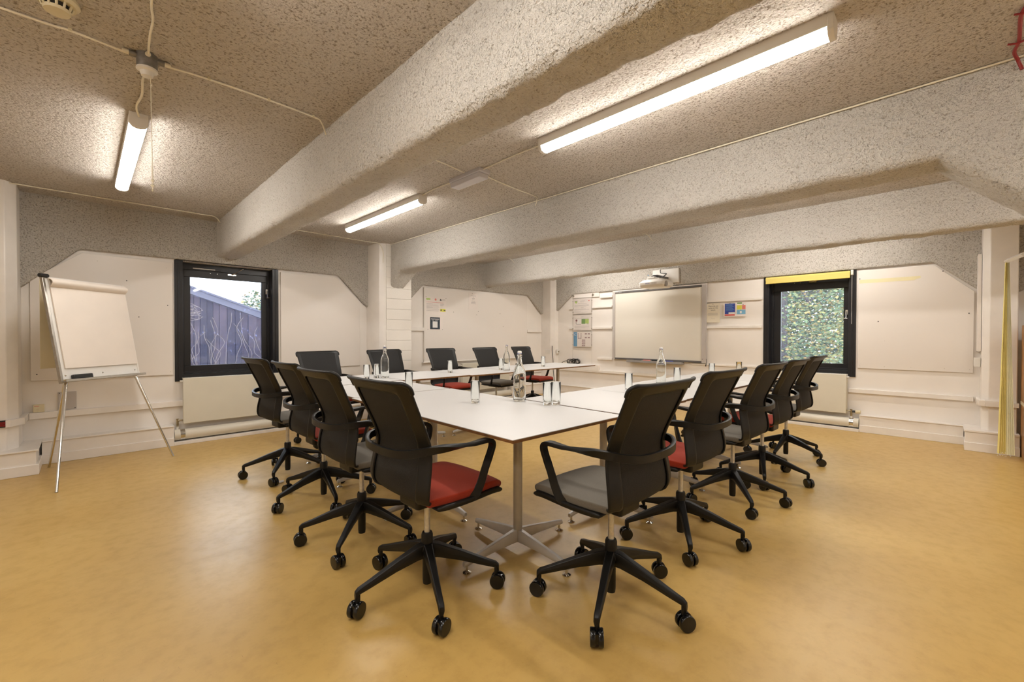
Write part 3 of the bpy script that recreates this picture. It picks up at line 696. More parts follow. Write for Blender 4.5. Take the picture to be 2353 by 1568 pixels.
cable('ceiling_cable', [(0.213, 2.50, zc-0.008), (0.207, 2.36, zc), (0.206, 2.24, zc), (0.19, 2.1, zc), (0.19, 1.74, zc)], 'cream cable running from the junction box out of the top of the view')
cable('ceiling_cable', [(0.21, 2.60, 2.345), (0.216, 2.80, zc), (0.226, 2.98, zc), (0.215, 3.14, zc), (0.232, 3.235, 2.395)], 'short cream cable linking the pull-cord switch to the left batten light', r=0.0055)
cable('wall_head_cable', [(-1.5, 5.46, zc), (-0.376, 5.455, zc), (0.30, 5.45, zc), (0.90, 5.45, zc), (1.0, 5.47, zc), (1.055, 5.52, 2.37)], 'thin cream cable along the ceiling edge above the left window', r=0.0048)
cable('wall_head_cable', [(1.30, 5.45, zc), (2.0, 5.45, zc), (2.70, 5.45, zc), (2.85, 5.43, zc-0.005), (2.90, 5.405, 2.30), (2.90, 5.41, 2.15)], 'thin cream cable along the ceiling edge down onto the middle column', r=0.0048)
cable('ceiling_cable', [(1.30, 2.585, zc), (1.814, 2.586, zc), (2.08, 2.61, zc-0.008)], 'cream cable from the first beam to the emergency light')
cable('ceiling_cable', [(2.21, 2.545, zc), (2.325, 2.568, zc), (2.60, 2.60, zc), (2.90, 2.616, zc), (2.97, 2.66, zc), (3.005, 2.71, 2.37)], 'cream cable from the emergency light to the second beam')
cable('ceiling_cable', [(2.162, 3.31, zc), (2.14, 3.10, zc), (2.15, 2.85, zc)], 'thin cream cable between the emergency light and the batten by the left wall', r=0.0048)
cable('ceiling_cable', [(2.153, 2.47, zc), (2.141, 2.2, zc), (2.141, 2.05, zc), (2.13, 1.87, 2.40)], 'thin cream cable between the emergency light and the nearest batten', r=0.0048)
cable('beam_cable', [(3.005, -0.6, 2.415), (3.0, 0.3, 2.412), (3.003, 1.5, 2.412), (3.005, 3.0, 2.412), (3.006, 4.2, 2.412), (3.008, 5.40, 2.41)], 'thin cream cable along the top edge of the second beam', r=0.0048)
cable('beam_cable', [(4.88, 5.0, 2.415), (4.96, 5.0, 2.40), (5.0, 4.97, 2.34)], 'short bent cream cable at the far end of the third beam', r=0.004)
cable('beam_cable', [(4.86, 2.62, 2.415), (4.96, 2.60, 2.40), (4.995, 2.56, 2.33)], 'short bent cream cable on the middle of the third beam', r=0.004)
o = cable('red_cable', [(2.55, -0.21, zc), (2.62, -0.20, zc), (2.83, -0.212, zc), (2.93, -0.206, zc), (3.0, -0.222, 2.40), (3.005, -0.235, 2.355)], 'red cable stub on the ceiling at the top right', r=0.0065, mat='red_cable')
for x in (2.59, 2.835):
    bm = bmesh.new(); tube(bm, [(x, -0.235, zc), (x, -0.21, zc-0.008), (x, -0.18, zc)], 0.004, 6, 3); build('cable_tie', bm, 'red_cable', o)

# ------------------------------------------------------------------ interactive board, projector
t = thing('interactive_whiteboard', 'interactive whiteboard with grey frame on the right-hand wall', 'whiteboard', (0, 0, 0))
WR.one('screen', (4.13, 2.60, 0.77, 1.905, 0.02, 0.045), 'screen', t)
WR.one('side_frame', (4.165, 4.118, 0.743, 1.938, 0.015, 0.06), 'light_grey', t, bevel=0.004)
WR.one('side_frame', (2.610, 2.545, 0.743, 1.938, 0.015, 0.06), 'light_grey', t, bevel=0.004)
bm = bmesh.new(); WR.box(bm, 4.12, 2.605, 1.902, 1.935, 0.015, 0.055); WR.box(bm, 4.12, 2.605, 1.913, 1.918, 0.055, 0.059); build('top_frame', bm, 'dark_grey', t, bevel=0.002)
WR.one('bottom_frame', (4.12, 2.605, 0.746, 0.775, 0.015, 0.055), 'dark_grey', t, bevel=0.002)
WR.one('mounting_rail', (4.17, 2.54, 1.936, 1.952, 0.0, 0.05), 'board', t)
text('SMART Board', 0.022, 'ink_white', WR.p(4.115, 1.913, 0.0595), (0, -1, 0), (0, 0, 1), t)
WR.one('sensor', (2.60, 2.585, 0.80, 0.806, 0.06, 0.063), 'black_plastic', t)
t = thing('pen_tray', 'grey pen tray with pens under the interactive whiteboard', 'pen tray', (0, 0, 0))
bm = bmesh.new(); WR.box(bm, 3.84, 2.89, 0.708, 0.740, 0.02, 0.14); WR.box(bm, 3.84, 2.89, 0.738, 0.747, 0.125, 0.14); build('tray', bm, 'grey_plastic', t, bevel=0.008, seg=3)
def pen(u, label, mat):
    bm = bmesh.new(); cyl(bm, WR.p(u, 0.752, 0.085), WR.p(u-0.14, 0.752, 0.085), 0.008, seg=10); o = build('barrel', bm, mat); return o
for u, mname, lab in ((3.72, 'ink', 'black pen lying at the left end of the grey pen tray'), (3.55, 'ink_coral', 'red pen lying on the grey pen tray'), (3.16, 'ink_blue', 'blue pen lying on the right side of the grey pen tray')):
    bm = bmesh.new(); cyl(bm, WR.p(u, 0.751, 0.085), WR.p(u-0.12, 0.751, 0.085), 0.008, seg=10); cyl(bm, WR.p(u, 0.751, 0.085), WR.p(u+0.015, 0.751, 0.085), 0.006, 0.002, seg=8)
    tag(build('marker_pen', bm, mname, smooth=True, angle=0.7), lab, 'pen')
bm = bmesh.new(); WR.box(bm, 3.40, 3.27, 0.743, 0.770, 0.06, 0.105); tag(build('board_eraser', bm, 'black_plastic', bevel=0.006), 'black eraser lying in the middle of the grey pen tray', 'eraser')
bm = bmesh.new(); tube(bm, [WR.p(2.545, 0.81, 0.04), WR.p(2.535, 0.76, 0.05), WR.p(2.545, 0.72, 0.05)], 0.003, 6); cyl(bm, WR.p(2.545, 0.725, 0.05), WR.p(2.548, 0.695, 0.05), 0.008, seg=8)
tag(build('loose_lead', bm, 'black_plastic'), 'short black lead with plug dangling at the lower right of the interactive board', 'cable')

PX, PY, PZ = 6.30, 3.165, 1.945
t = thing('projector', 'white short-throw projector on a wall arm above the interactive whiteboard', 'projector', (PX, PY, PZ))
def lofty(bm, rings):
    V = [[bm.verts.new(p) for p in r_] for r_ in rings]; n = len(V[0])
    for a, b_ in zip(V, V[1:]):
        for k in range(n): bm.faces.new((a[k], a[(k+1) % n], b_[(k+1) % n], b_[k]))
    bm.faces.new(V[0][::-1]); bm.faces.new(V[-1])
def oct_ring(hx, hy, z, ch=0.03, cx=0, cy=0):
    return [(cx-hx+ch, cy-hy, z), (cx+hx-ch, cy-hy, z), (cx+hx, cy-hy+ch, z), (cx+hx, cy+hy-ch, z), (cx+hx-ch, cy+hy, z), (cx-hx+ch, cy+hy, z), (cx-hx, cy+hy-ch, z), (cx-hx, cy-hy+ch, z)]
bm = bmesh.new(); lofty(bm, [oct_ring(0.14, 0.17, -0.045), oct_ring(0.165, 0.205, -0.02), oct_ring(0.17, 0.21, 0.0), oct_ring(0.17, 0.21, 0.035), oct_ring(0.16, 0.20, 0.042), oct_ring(0.13, 0.17, 0.075)])
build('body', bm, 'white_plastic', t, bevel=0.006)
bm = bmesh.new(); lathe(bm, [(0, -0.012), (0.042, -0.012), (0.042, 0.012), (0, 0.012)], 20, (-0.10, -0.205, 0.0), 'y'); build('lens_cover', bm, 'grey_plastic', t, smooth=True, angle=0.7)
bm = bmesh.new()
for k in range(7): box(bm, -0.1715, -0.1695, -0.09+k*0.012, -0.085+k*0.012, 0.002, 0.03)
build('vent_grille', bm, 'light_grey', t)
text('EPSON', 0.022, 'ink_blue', (-0.1708, 0.09, 0.008), (0, -1, 0), (0, 0, 1), t)
bm = bmesh.new(); box(bm, -0.08, 0.10, -0.09, 0.12, 0.075, 0.10); box(bm, -0.10, -0.05, -0.02, 0.10, 0.10, 0.125); box(bm, -0.12, 0.08, 0.14, 0.17, 0.08, 0.088); build('mount_bracket', bm, 'white_plastic', t, bevel=0.003)
bm = bmesh.new(); box(bm, -0.03, 0.36, -0.035, 0.035, 0.125, 0.155); build('wall_arm', bm, 'dark_grey', t, bevel=0.003)
bm = bmesh.new(); box(bm, 0.345, 0.375, -0.205, 0.24, 0.055, 0.29); build('wall_plate', bm, 'white_plastic', t, bevel=0.012, seg=3)
bm = bmesh.new(); tube(bm, [(0.34, 0.10, 0.28), (0.25, 0.05, 0.22), (0.15, -0.05, 0.19), (0.05, -0.14, 0.17), (-0.02, -0.15, 0.13), (-0.02, -0.08, 0.11), (-0.06, 0.0, 0.14), (-0.08, 0.07, 0.11)], 0.007, 7); build('cable_loop', bm, 'black_plastic', t, smooth=True)
bm = bmesh.new(); lathe(bm, [(0, -0.012), (0.012, 0), (0, 0.012)], 10, (-0.06, 0.10, 0.155)); build('blue_knob', bm, 'ink_sky', t)

# ------------------------------------------------------------------ notices and posters
def sheet(W, rect, d, label, mat='paper', name='notice', cat='notice', holes=None):
    bm = bmesh.new(); W.box(bm, *rect, d, d+0.0012); o = build(name, bm, mat); tag(o, label, cat); return o
def bars(W, parent, d, mat, items, name='print_block'):
    bm = bmesh.new()
    for (a, b_, v0, v1) in items: W.box(bm, a, b_, v0, v1, d, d+0.0004)
    return build(name, bm, mat, parent)
DB = 0.031
p1 = sheet(WL, (3.807, 4.213, 1.486, 1.777), DB, 'landscape notice with logos and small print, upper left on the far wall board')
bm = bmesh.new(); WL.poly(bm, [(3.822, 1.735), (3.828, 1.748), (3.90, 1.748), (3.906, 1.735), (3.90, 1.724), (3.86, 1.724), (3.85, 1.715), (3.848, 1.724), (3.828, 1.724)], DB+0.0012, DB+0.0016); build('green_bubble', bm, 'ink_lime', p1)
bm = bmesh.new(); lathe(bm, [(0, 0), (0.018, 0), (0.018, 0.0004), (0, 0.0004)], 16, WL.p(4.003, 1.735, DB+0.0016), 'y'); build('round_mark', bm, 'ink_coral', p1)
bm = bmesh.new(); WL.poly(bm, [(4.085, 1.722), (4.117, 1.722), (4.117, 1.738), (4.108, 1.742), (4.103, 1.757), (4.094, 1.745), (4.088, 1.74)], DB+0.0012, DB+0.0016); build('black_mark', bm, 'ink', p1)
bars(WL, p1, DB+0.0012, 'ink_red', [(3.828, 4.16, 1.686, 1.690)], 'red_line')
bars(WL, p1, DB+0.0012, 'ink_grey', [(4.125, 4.19, 1.742, 1.747), (4.125, 4.195, 1.727, 1.731)] + [(3.831, 3.831+random.choice([0.23, 0.23, 0.24, 0.12]), v, v+0.0028) for v in [1.668, 1.659, 1.651, 1.636, 1.629, 1.616, 1.609, 1.602, 1.595, 1.580, 1.573, 1.556, 1.549]] + [(4.085, 4.085+random.uniform(0.05, 0.10), v, v+0.0025) for v in [1.668, 1.660, 1.652, 1.644, 1.636, 1.62]], 'small_print')
bars(WL, p1, DB+0.0012, 'ink_yellow', [(4.09, 4.198, 1.545, 1.592)], 'yellow_panel')
bars(WL, p1, DB+0.0016, 'ink', [(4.09, 4.098, 1.562, 1.575), (4.10, 4.125, 1.562, 1.578), (4.16, 4.185, 1.56, 1.576), (4.188, 4.198, 1.562, 1.575)], 'dark_shapes')
pins(p1, WL, [(3.82, 1.770), (4.205, 1.763)], DB)
p2 = sheet(WL, (3.85, 4.14, 1.250, 1.457), DB, 'small white sheet with a dark blue photo panel, below the landscape notice')
bars(WL, p2, DB+0.0012, 'night', [(3.897, 4.086, 1.259, 1.450)], 'dark_panel')
bars(WL, p2, DB+0.0016, 'ink_white', [(3.912, 4.072, 1.418, 1.426), (3.93, 3.975, 1.402, 1.408), (3.99, 4.055, 1.402, 1.408), (3.945, 4.04, 1.285, 1.385)], 'white_panel')
pins(p2, WL, [(3.855, 1.257), (4.135, 1.255)], DB)
p3 = sheet(WL, (4.682, 4.89, 1.608, 1.897), DB, 'portrait notice with seven short centred lines on the far wall board')
bars(WL, p3, DB+0.0012, 'ink_grey', [(4.786-h, 4.786+h, v, v+0.006) for h, v in ((0.058, 1.842), (0.012, 1.822), (0.031, 1.797), (0.026, 1.775), (0.04, 1.752), (0.048, 1.728), (0.052, 1.706))], 'small_print')
pins(p3, WL, [(4.76, 1.885), ], DB)
# header board with cable-hung acrylic holders
t = thing('header_board', 'short white board carrying hanging wires, at the top left of the right-hand wall', 'board', (0, 0, 0))
bm = bmesh.new(); WR.poly(bm, [(5.082, 1.88), (5.06, 1.958), (4.476, 1.968), (4.475, 1.874)], 0.0, 0.025); build('panel', bm, 'board', t, bevel=0.002)
for u in (5.047, 4.60):
    bm = bmesh.new(); WR.box(bm, u-0.018, u+0.018, 1.912, 1.932, 0.025, 0.04); WR.box(bm, u-0.006, u+0.006, 1.90, 1.945, 0.025, 0.045); build('cable_clamp', bm, 'steel_dull', t, bevel=0.002)
for u in (5.058, 4.617):
    bm = bmesh.new(); cyl(bm, WR.p(u, 1.92, 0.035), WR.p(u, 0.63, 0.035), 0.0013, seg=5); build('hanging_wire', bm, 'steel_dull', t)
def holder(v0, v1, label):
    o = thing('poster_holder', label, 'poster', (0, 0, 0))
    WR.one('poster_sheet', (5.045, 4.638, v0, v1, 0.030, 0.0315), 'paper', o)
    WR.one('acrylic_cover', (5.05, 4.633, v0-0.004, v1+0.003, 0.034, 0.0355), 'acrylic', o)
    for u in (5.058, 4.622):
        for v in (v0+0.035, v1-0.05):
            bm = bmesh.new(); cyl(bm, WR.p(u, v, 0.028), WR.p(u, v, 0.042), 0.007, seg=10); build('clip', bm, 'steel_dull', o)
    return o
h1 = holder(1.577, 1.868, 'top poster of the three hanging on wires, text with a small green logo')
bars(WR, h1, 0.0318, 'ink_grey', [(4.84-h, 4.84+h, v, v+0.005) for h, v in ((0.055, 1.815), (0.045, 1.795), (0.10, 1.765), (0.03, 1.685))] + [(5.02, 5.02-l, v, v+0.003) for l, v in ((0.33, 1.74), (0.33, 1.73), (0.33, 1.722), (0.27, 1.705), (0.26, 1.668), (0.33, 1.655), (0.34, 1.647), (0.15, 1.62), (0.3, 1.605), (0.12, 1.595))], 'small_print')
bars(WR, h1, 0.0318, 'ink_lime', [(5.01, 4.955, 1.79, 1.815), (4.995, 4.965, 1.775, 1.79)], 'green_logo'); bars(WR, h1, 0.0318, 'ink', [(5.015, 4.95, 1.818, 1.826)], 'logo_words')
bars(WR, h1, 0.0318, 'ink_coral', [(4.70, 4.675, 1.808, 1.826)], 'red_mark')
h2 = holder(1.262, 1.550, 'middle poster of the three hanging on wires, with green panels')
bars(WR, h2, 0.0318, 'ink_grey', [(4.87, 4.81, 1.512, 1.517), (5.02, 4.68, 1.49, 1.493)] + [(5.02, 5.02-l, v, v+0.003) for l, v in ((0.34, 1.345), (0.34, 1.335), (0.34, 1.32), (0.25, 1.308), (0.16, 1.285))], 'small_print')
bars(WR, h2, 0.0318, 'ink_green', [(4.855, 4.77, 1.385, 1.475)], 'green_panel'); bars(WR, h2, 0.0318, 'ink_lime', [(4.77, 4.69, 1.39, 1.475)], 'lime_panel')
bm = bmesh.new(); lathe(bm, [(0, 0), (0.022, 0), (0.022, 0.0004), (0, 0.0004)], 16, WR.p(4.973, 1.45, 0.0322), 'x'); build('round_mark', bm, 'ink_maroon', h2)
bars(WR, h2, 0.0318, 'ink_white', [(4.945, 4.90, 1.38, 1.47)], 'pale_panel'); bars(WR, h2, 0.032, 'ink', [(4.985, 4.975, 1.385, 1.42), (4.975, 4.865, 1.372, 1.379), (4.74, 4.69, 1.378, 1.385)], 'arrow')
h3 = holder(0.950, 1.228, 'bottom poster of the three hanging on wires, blue strip and seating diagrams')
bars(WR, h3, 0.0318, 'ink_cyan', [(5.04, 4.958, 0.957, 1.227)], 'blue_strip'); bars(WR, h3, 0.032, 'ink_sky', [(4.998, 4.992, 0.965, 1.13)], 'strip_words')
text('C', 0.062, 'ink_white', WR.p(5.015, 1.158, 0.0322), (0, -1, 0), (0, 0, 1), h3); text('I', 0.05, 'ink_white', WR.p(5.034, 1.162, 0.0322), (0, -1, 0), (0, 0, 1), h3)
it = []
for k in range(9): it += [(4.94-0.0, 4.925, 1.21-k*0.0125, 1.203-k*0.0125), (4.872, 4.857, 1.21-k*0.0125, 1.203-k*0.0125)]
for k in range(5): it += [(4.925-k*0.012, 4.918-k*0.012, 1.105, 1.118)]
for cy, cz in ((4.755, 1.195), (4.69, 1.195), (4.755, 1.125), (4.69, 1.125)):
    it += [(cy+0.018, cy+0.006, cz+0.013, cz-0.013), (cy-0.006, cy-0.018, cz+0.013, cz-0.013), (cy+0.022, cy-0.022, cz+0.004, cz-0.004)]
for rr_ in range(4):
    for cc in range(4): it.append((4.845-cc*0.02, 4.831-cc*0.02, 1.085-rr_*0.035, 1.068-rr_*0.035))
bars(WR, h3, 0.0318, 'ink_maroon', it, 'seating_diagram')
n1 = sheet(WR, (2.548, 2.357, 1.358, 1.645), 0.023, 'cream notice asking not to write on the board, right of the interactive whiteboard', 'paper_cream')
for k, s in enumerate(('Please do not', 'write on this', 'board.')): text(s, 0.026, 'ink', WR.p(2.4525, 1.596-k*0.030, 0.0244), (0, -1, 0), (0, 0, 1), n1, align='CENTER')
bars(WR, n1, 0.0242, 'ink', [(2.455, 2.385, 1.5915, 1.593)], 'underline')
bars(WR, n1, 0.0242, 'ink_grey', [(2.53, 2.39, 1.494, 1.498), (2.535, 2.382, 1.481, 1.485), (2.53, 2.388, 1.466, 1.470)], 'small_print')
text('Thank you.', 0.013, 'ink_grey', WR.p(2.455, 1.42, 0.0244), (0, -1, 0), (0, 0, 1), n1, align='CENTER')
pins(n1, WR, [(2.455, 1.633)], 0.024)
n2 = sheet(WR, (2.304, 2.132, 1.440, 1.640), 0.023, 'blue poster with a red bottom band, left of a pair on the right-hand wall', name='poster', cat='poster')
bars(WR, n2, 0.0242, 'ink_blue', [(2.288, 2.146, 1.478, 1.630)], 'blue_panel'); bars(WR, n2, 0.0242, 'ink_red', [(2.29, 2.150, 1.452, 1.474)], 'red_band')
bars(WR, n2, 0.0246, 'ink_white', [(2.235, 2.15, 1.478, 1.503)], 'white_box'); bars(WR, n2, 0.0247, 'ink_sky', [(2.28-random.uniform(0, .01), 2.20-random.uniform(0, .045), 1.62-k*0.0115, 1.6175-k*0.0115) for k in range(9)], 'small_print')
pins(n2, WR, [(2.215, 1.634)], 0.024)
n3 = sheet(WR, (2.131, 2.004, 1.440, 1.643), 0.023, 'poster of yellow, red and light blue squares, right of a pair on the right-hand wall', name='poster', cat='poster')
bars(WR, n3, 0.0242, 'ink_green', [(2.12, 2.055, 1.621, 1.638)], 'heading'); bars(WR, n3, 0.0242, 'ink_yellow', [(2.124, 2.055, 1.538, 1.60)], 'yellow_square')
bars(WR, n3, 0.0242, 'ink_coral', [(2.053, 2.008, 1.538, 1.60)], 'red_square'); bars(WR, n3, 0.0242, 'ink_sky', [(2.124, 2.008, 1.470, 1.533)], 'blue_panel')
bars(WR, n3, 0.0246, 'ink_white', [(2.082, 2.058, 1.482, 1.515)], 'white_slip'); pins(n3, WR, [(2.067, 1.529), (2.038, 1.608)], 0.024)

# sockets and boxes
def plate(W, rect, label, mat, name='wall_socket', cat='socket', extra=None):
    o = thing(name, label, cat, (0, 0, 0)); W.one('plate', rect, mat, o, bevel=0.003)
    if extra:
        for e in extra: W.one(e[0], e[1], e[2], o, bevel=0.001)
    return o
plate(WL, (-0.326, -0.255, 0.457, 0.528, 0.0, 0.03), 'small cream switch plate on the trunking, left of the easel legs', 'cream', 'switch_plate', 'switch', [('rocker', (-0.305, -0.29, 0.482, 0.49, 0.03, 0.034), 'cream'), ('red_mark', (-0.318, -0.29, 0.51, 0.515, 0.03, 0.0305), 'ink_coral')])
plate(WL, (-0.172, -0.05, 0.461, 0.626, 0.0, 0.012), 'square pinkish-grey blank plate on the wall behind the easel leg', 'light_grey', 'blank_plate', 'wall plate', [('screw', (-0.165, -0.158, 0.612, 0.619, 0.012, 0.014), 'black_plastic'), ('screw', (-0.064, -0.057, 0.467, 0.474, 0.012, 0.014), 'black_plastic')])
plate(WR, (5.44, 5.435, 0.79, 0.90, 0.0, 0.01), 'white double socket on the corner column', 'white_plastic') if False else None
t = thing('corner_socket', 'white socket with a plugged black lead on the corner column', 'socket', (0, 0, 0))
bm = bmesh.new(); box(bm, 6.585, 6.597, 5.56, 5.67, 0.80, 0.885); build('plate', bm, 'white_plastic', t, bevel=0.003)
bm = bmesh.new(); box(bm, 6.65, 6.715, 5.415, 5.445, 0.805, 0.885); build('plate', bm, 'white_plastic', t, bevel=0.003)
bm = bmesh.new(); cyl(bm, (6.69, 5.415, 0.845), (6.69, 5.40, 0.845), 0.012, seg=10); build('plug', bm, 'brass', t)
bm = bmesh.new(); tube(bm, [(6.60, 5.50, 0.96), (6.60, 5.50, 0.85), (6.59, 5.47, 0.70), (6.60, 5.47, 0.45), (6.61, 5.44, 0.25)], 0.006, 7); tag(build('socket_lead', bm, 'black_plastic', smooth=True), 'black lead hanging down the corner column to the floor', 'cable')
plate(WR, (5.02, 4.457, 0.508, 0.618, 0.0, 0.05), 'long white connection box on the trunking below the hanging posters', 'paint_gloss', 'connection_box', 'wall box')
plate(WR, (-0.215, -0.262, 0.84, 0.93, 0.10, 0.20), 'small white switch box on the side of the right column', 'white_plastic', 'switch_box', 'switch')
# coil of black cables lying on the box
for i, (lab, dx) in enumerate((('tangled black cable heap on top of the white connection box', 0),)):
    bm = bmesh.new(); rnd = random.Random(3)
    for k in range(9):
        cy = 5.0+rnd.uniform(-0.10, 0.08); ry = rnd.uniform(0.06, 0.11); rz = rnd.uniform(0.03, 0.055)
        pts = [WR.p(cy+ry*math.cos(a), 0.66+rz*math.sin(a)+0.01*rnd.random(), 0.07+rnd.uniform(-0.02, 0.02)) for a in [q*2*PI/7 for q in range(8)]]
        tube(bm, pts, 0.006, 6)
    tube(bm, [WR.p(5.30, 0.63, 0.06), WR.p(5.22, 0.665, 0.07), WR.p(5.10, 0.67, 0.07)], 0.006, 6)
    tag(build('cable_heap', bm, 'black_plastic', smooth=True), lab, 'cable')

# exposed wires in the cut trunking, left column
bm = bmesh.new(); box(bm, -0.495, -0.453, 5.40, 5.419, 0.40, 0.456); struct(build('trim_24', bm, 'black_plastic'))
bm = bmesh.new()
for k in range(5): tube(bm, [(-0.495, 5.393, 0.412+k*0.008), (-0.474, 5.388, 0.414+k*0.007), (-0.453, 5.393, 0.41+k*0.009)], 0.003, 6)
tag(build('exposed_wires', bm, 'red_cable', smooth=True), 'brown wires showing in the broken trunking on the left column', 'cable')

# ------------------------------------------------------------------ tables
def foot_bm(ang):
    bm = bmesh.new(); d = Vector((math.cos(ang), math.sin(ang), 0)); s = Vector((-d.y, d.x, 0)); V = []
    for r_, zt, zb, hw in ((0.0, 0.118, 0.050, 0.023), (0.05, 0.112, 0.050, 0.020), (0.16, 0.094, 0.048, 0.016), (0.30, 0.070, 0.040, 0.014), (0.360, 0.058, 0.034, 0.012)):
        V.append([bm.verts.new(tuple(d*r_ + s*a + Vector((0, 0, z_)))) for a, z_ in ((-hw*0.7, zb), (hw*0.7, zb), (hw, (zt+zb)/2), (hw*0.6, zt), (-hw*0.6, zt), (-hw, (zt+zb)/2))])
    for a, b_ in zip(V, V[1:]):
        for k in range(6): bm.faces.new((a[k], a[(k+1) % 6], b_[(k+1) % 6], b_[k]))
    bm.faces.new(V[0][::-1]); bm.faces.new(V[-1]); return bm
TT = 0.728
def make_table(lx, ly, label):
    t = thing('meeting_table', label, 'table', (0, 0, 0), 0, 'white pedestal tables around the meeting square')
    bm = bmesh.new(); hx, hy = lx/2-0.0015, ly/2-0.0015
    r0 = [(-hx, -hy, TT), (hx, -hy, TT), (hx, hy, TT), (-hx, hy, TT)]
    top = [bm.verts.new(p) for p in r0]; mid = [bm.verts.new((p[0], p[1], TT-0.003)) for p in r0]
    bot = [bm.verts.new((p[0]*(1-0.004/hx), p[1]*(1-0.004/hy), TT-0.017)) for p in r0]
    bm.faces.new(top); bm.faces.new(bot[::-1]).material_index = 1
    for a, b_, mi in ((top, mid, 0), (mid, bot, 1)):
        for k in range(4): bm.faces.new((a[k], b_[k], b_[(k+1) % 4], a[(k+1) % 4])).material_index = mi
    build('table_top', bm, ['table_top', 'table_edge'], t)
    cs = [0.0] if abs(ly-lx) < 0.2 else [-0.405, 0.42]
    for cy in cs:
        bm = bmesh.new(); lathe(bm, [(0, 0.075), (0.0245, 0.075), (0.0245, TT-0.02), (0.0, TT-0.02)], 20, (0, cy, 0)); lathe(bm, [(0, TT-0.028), (0.06, TT-0.028), (0.06, TT-0.0145), (0, TT-0.0145)], 20, (0, cy, 0))
        build('column', bm, 'table_leg', t, smooth=True, angle=0.7)
        for k in range(4):
            f = build('foot', foot_bm(k*PI/2), 'table_leg', t, bevel=0.003, loc=(0, cy, 0))
            bm = bmesh.new(); a = k*PI/2; lathe(bm, [(0, 0.001), (0.021, 0.001), (0.021, 0.004), (0.012, 0.009), (0.006, 0.012), (0.006, 0.04), (0, 0.04)], 16, (0.34*math.cos(a), 0.34*math.sin(a), 0)); build('levelling_glide', bm, 'chrome', f, smooth=True, angle=0.7)
    return t
tA = make_table(0.815, 1.605, 'long white table at the front corner, between the two nearest chairs, with a swing-top bottle')
tA.location = (1.665, 2.018, 0); tA.rotation_euler = (0, 0, R(-2.0))
tB = make_table(0.785, 0.785, 'square white table in the near right row, next to the front corner table')
tB.location = (2.472, 1.612, 0); tB.rotation_euler = (0, 0, R(-1.5))
for x, y, a, lab in ((3.262, 1.605, -1.0, 'second square white table of the near right row, with a bottle near its far edge'),
                     (4.052, 1.602, -1.0, 'third square white table of the near right row'),
                     (4.842, 1.595, -1.0, 'last square white table of the near right row, nearest the right wall'),
                     (1.715, 3.228, -1.5, 'square white table of the left row, beyond the front corner table'),
                     (1.775, 4.045, 0.5, 'square white table in the back left corner of the ring'),
                     (2.572, 4.030, 0.5, 'second square white table of the back row, holding a lone glass at its right'),
                     (3.365, 3.985, -0.5, 'middle square white table of the back row, edge stepped back from its neighbour'),
                     (4.160, 4.035, -1.0, 'fourth square white table of the back row, standing proud at the rear'),
                     (4.955, 4.020, -1.0, 'square white table at the right end of the back row')):
    dup(tB, (x, y, 0), R(a), lab)

# ------------------------------------------------------------------ chairs
PROF = [(-.140, .468, .165, 0), (-.178, .466, .207, 0), (-.208, .480, .233, 0), (-.216, .517, .243, 0), (-.209, .572, .241, 0), (-.197, .630, .233, 0), (-.187, .690, .225, 0),
        (-.208, .750, .229, 0), (-.238, .815, .234, 0), (-.266, .875, .239, 0), (-.289, .925, .243, 0), (-.302, .955, .245, 0), (-.322, .972, .232, 0)]
US = [-1, -0.97, -0.88, -0.77, -0.73, -0.5, -0.25, 0, 0.25, 0.5, 0.73, 0.77, 0.88, 0.97, 1]
def back_pt(i, u, push=0.0):
    y, z_, w, _ = PROF[i]; au = abs(u)
    yy = y + 0.026 + 0.020*u*u + (0.05*(au-0.73) if au > 0.73 else 0) + push
    return Vector((u*w, yy, z_))
def chair_back_grid(push=0.0, us=US, rows=None):
    return [[back_pt(i, u, push) for u in us] for i in (rows or range(len(PROF)))]
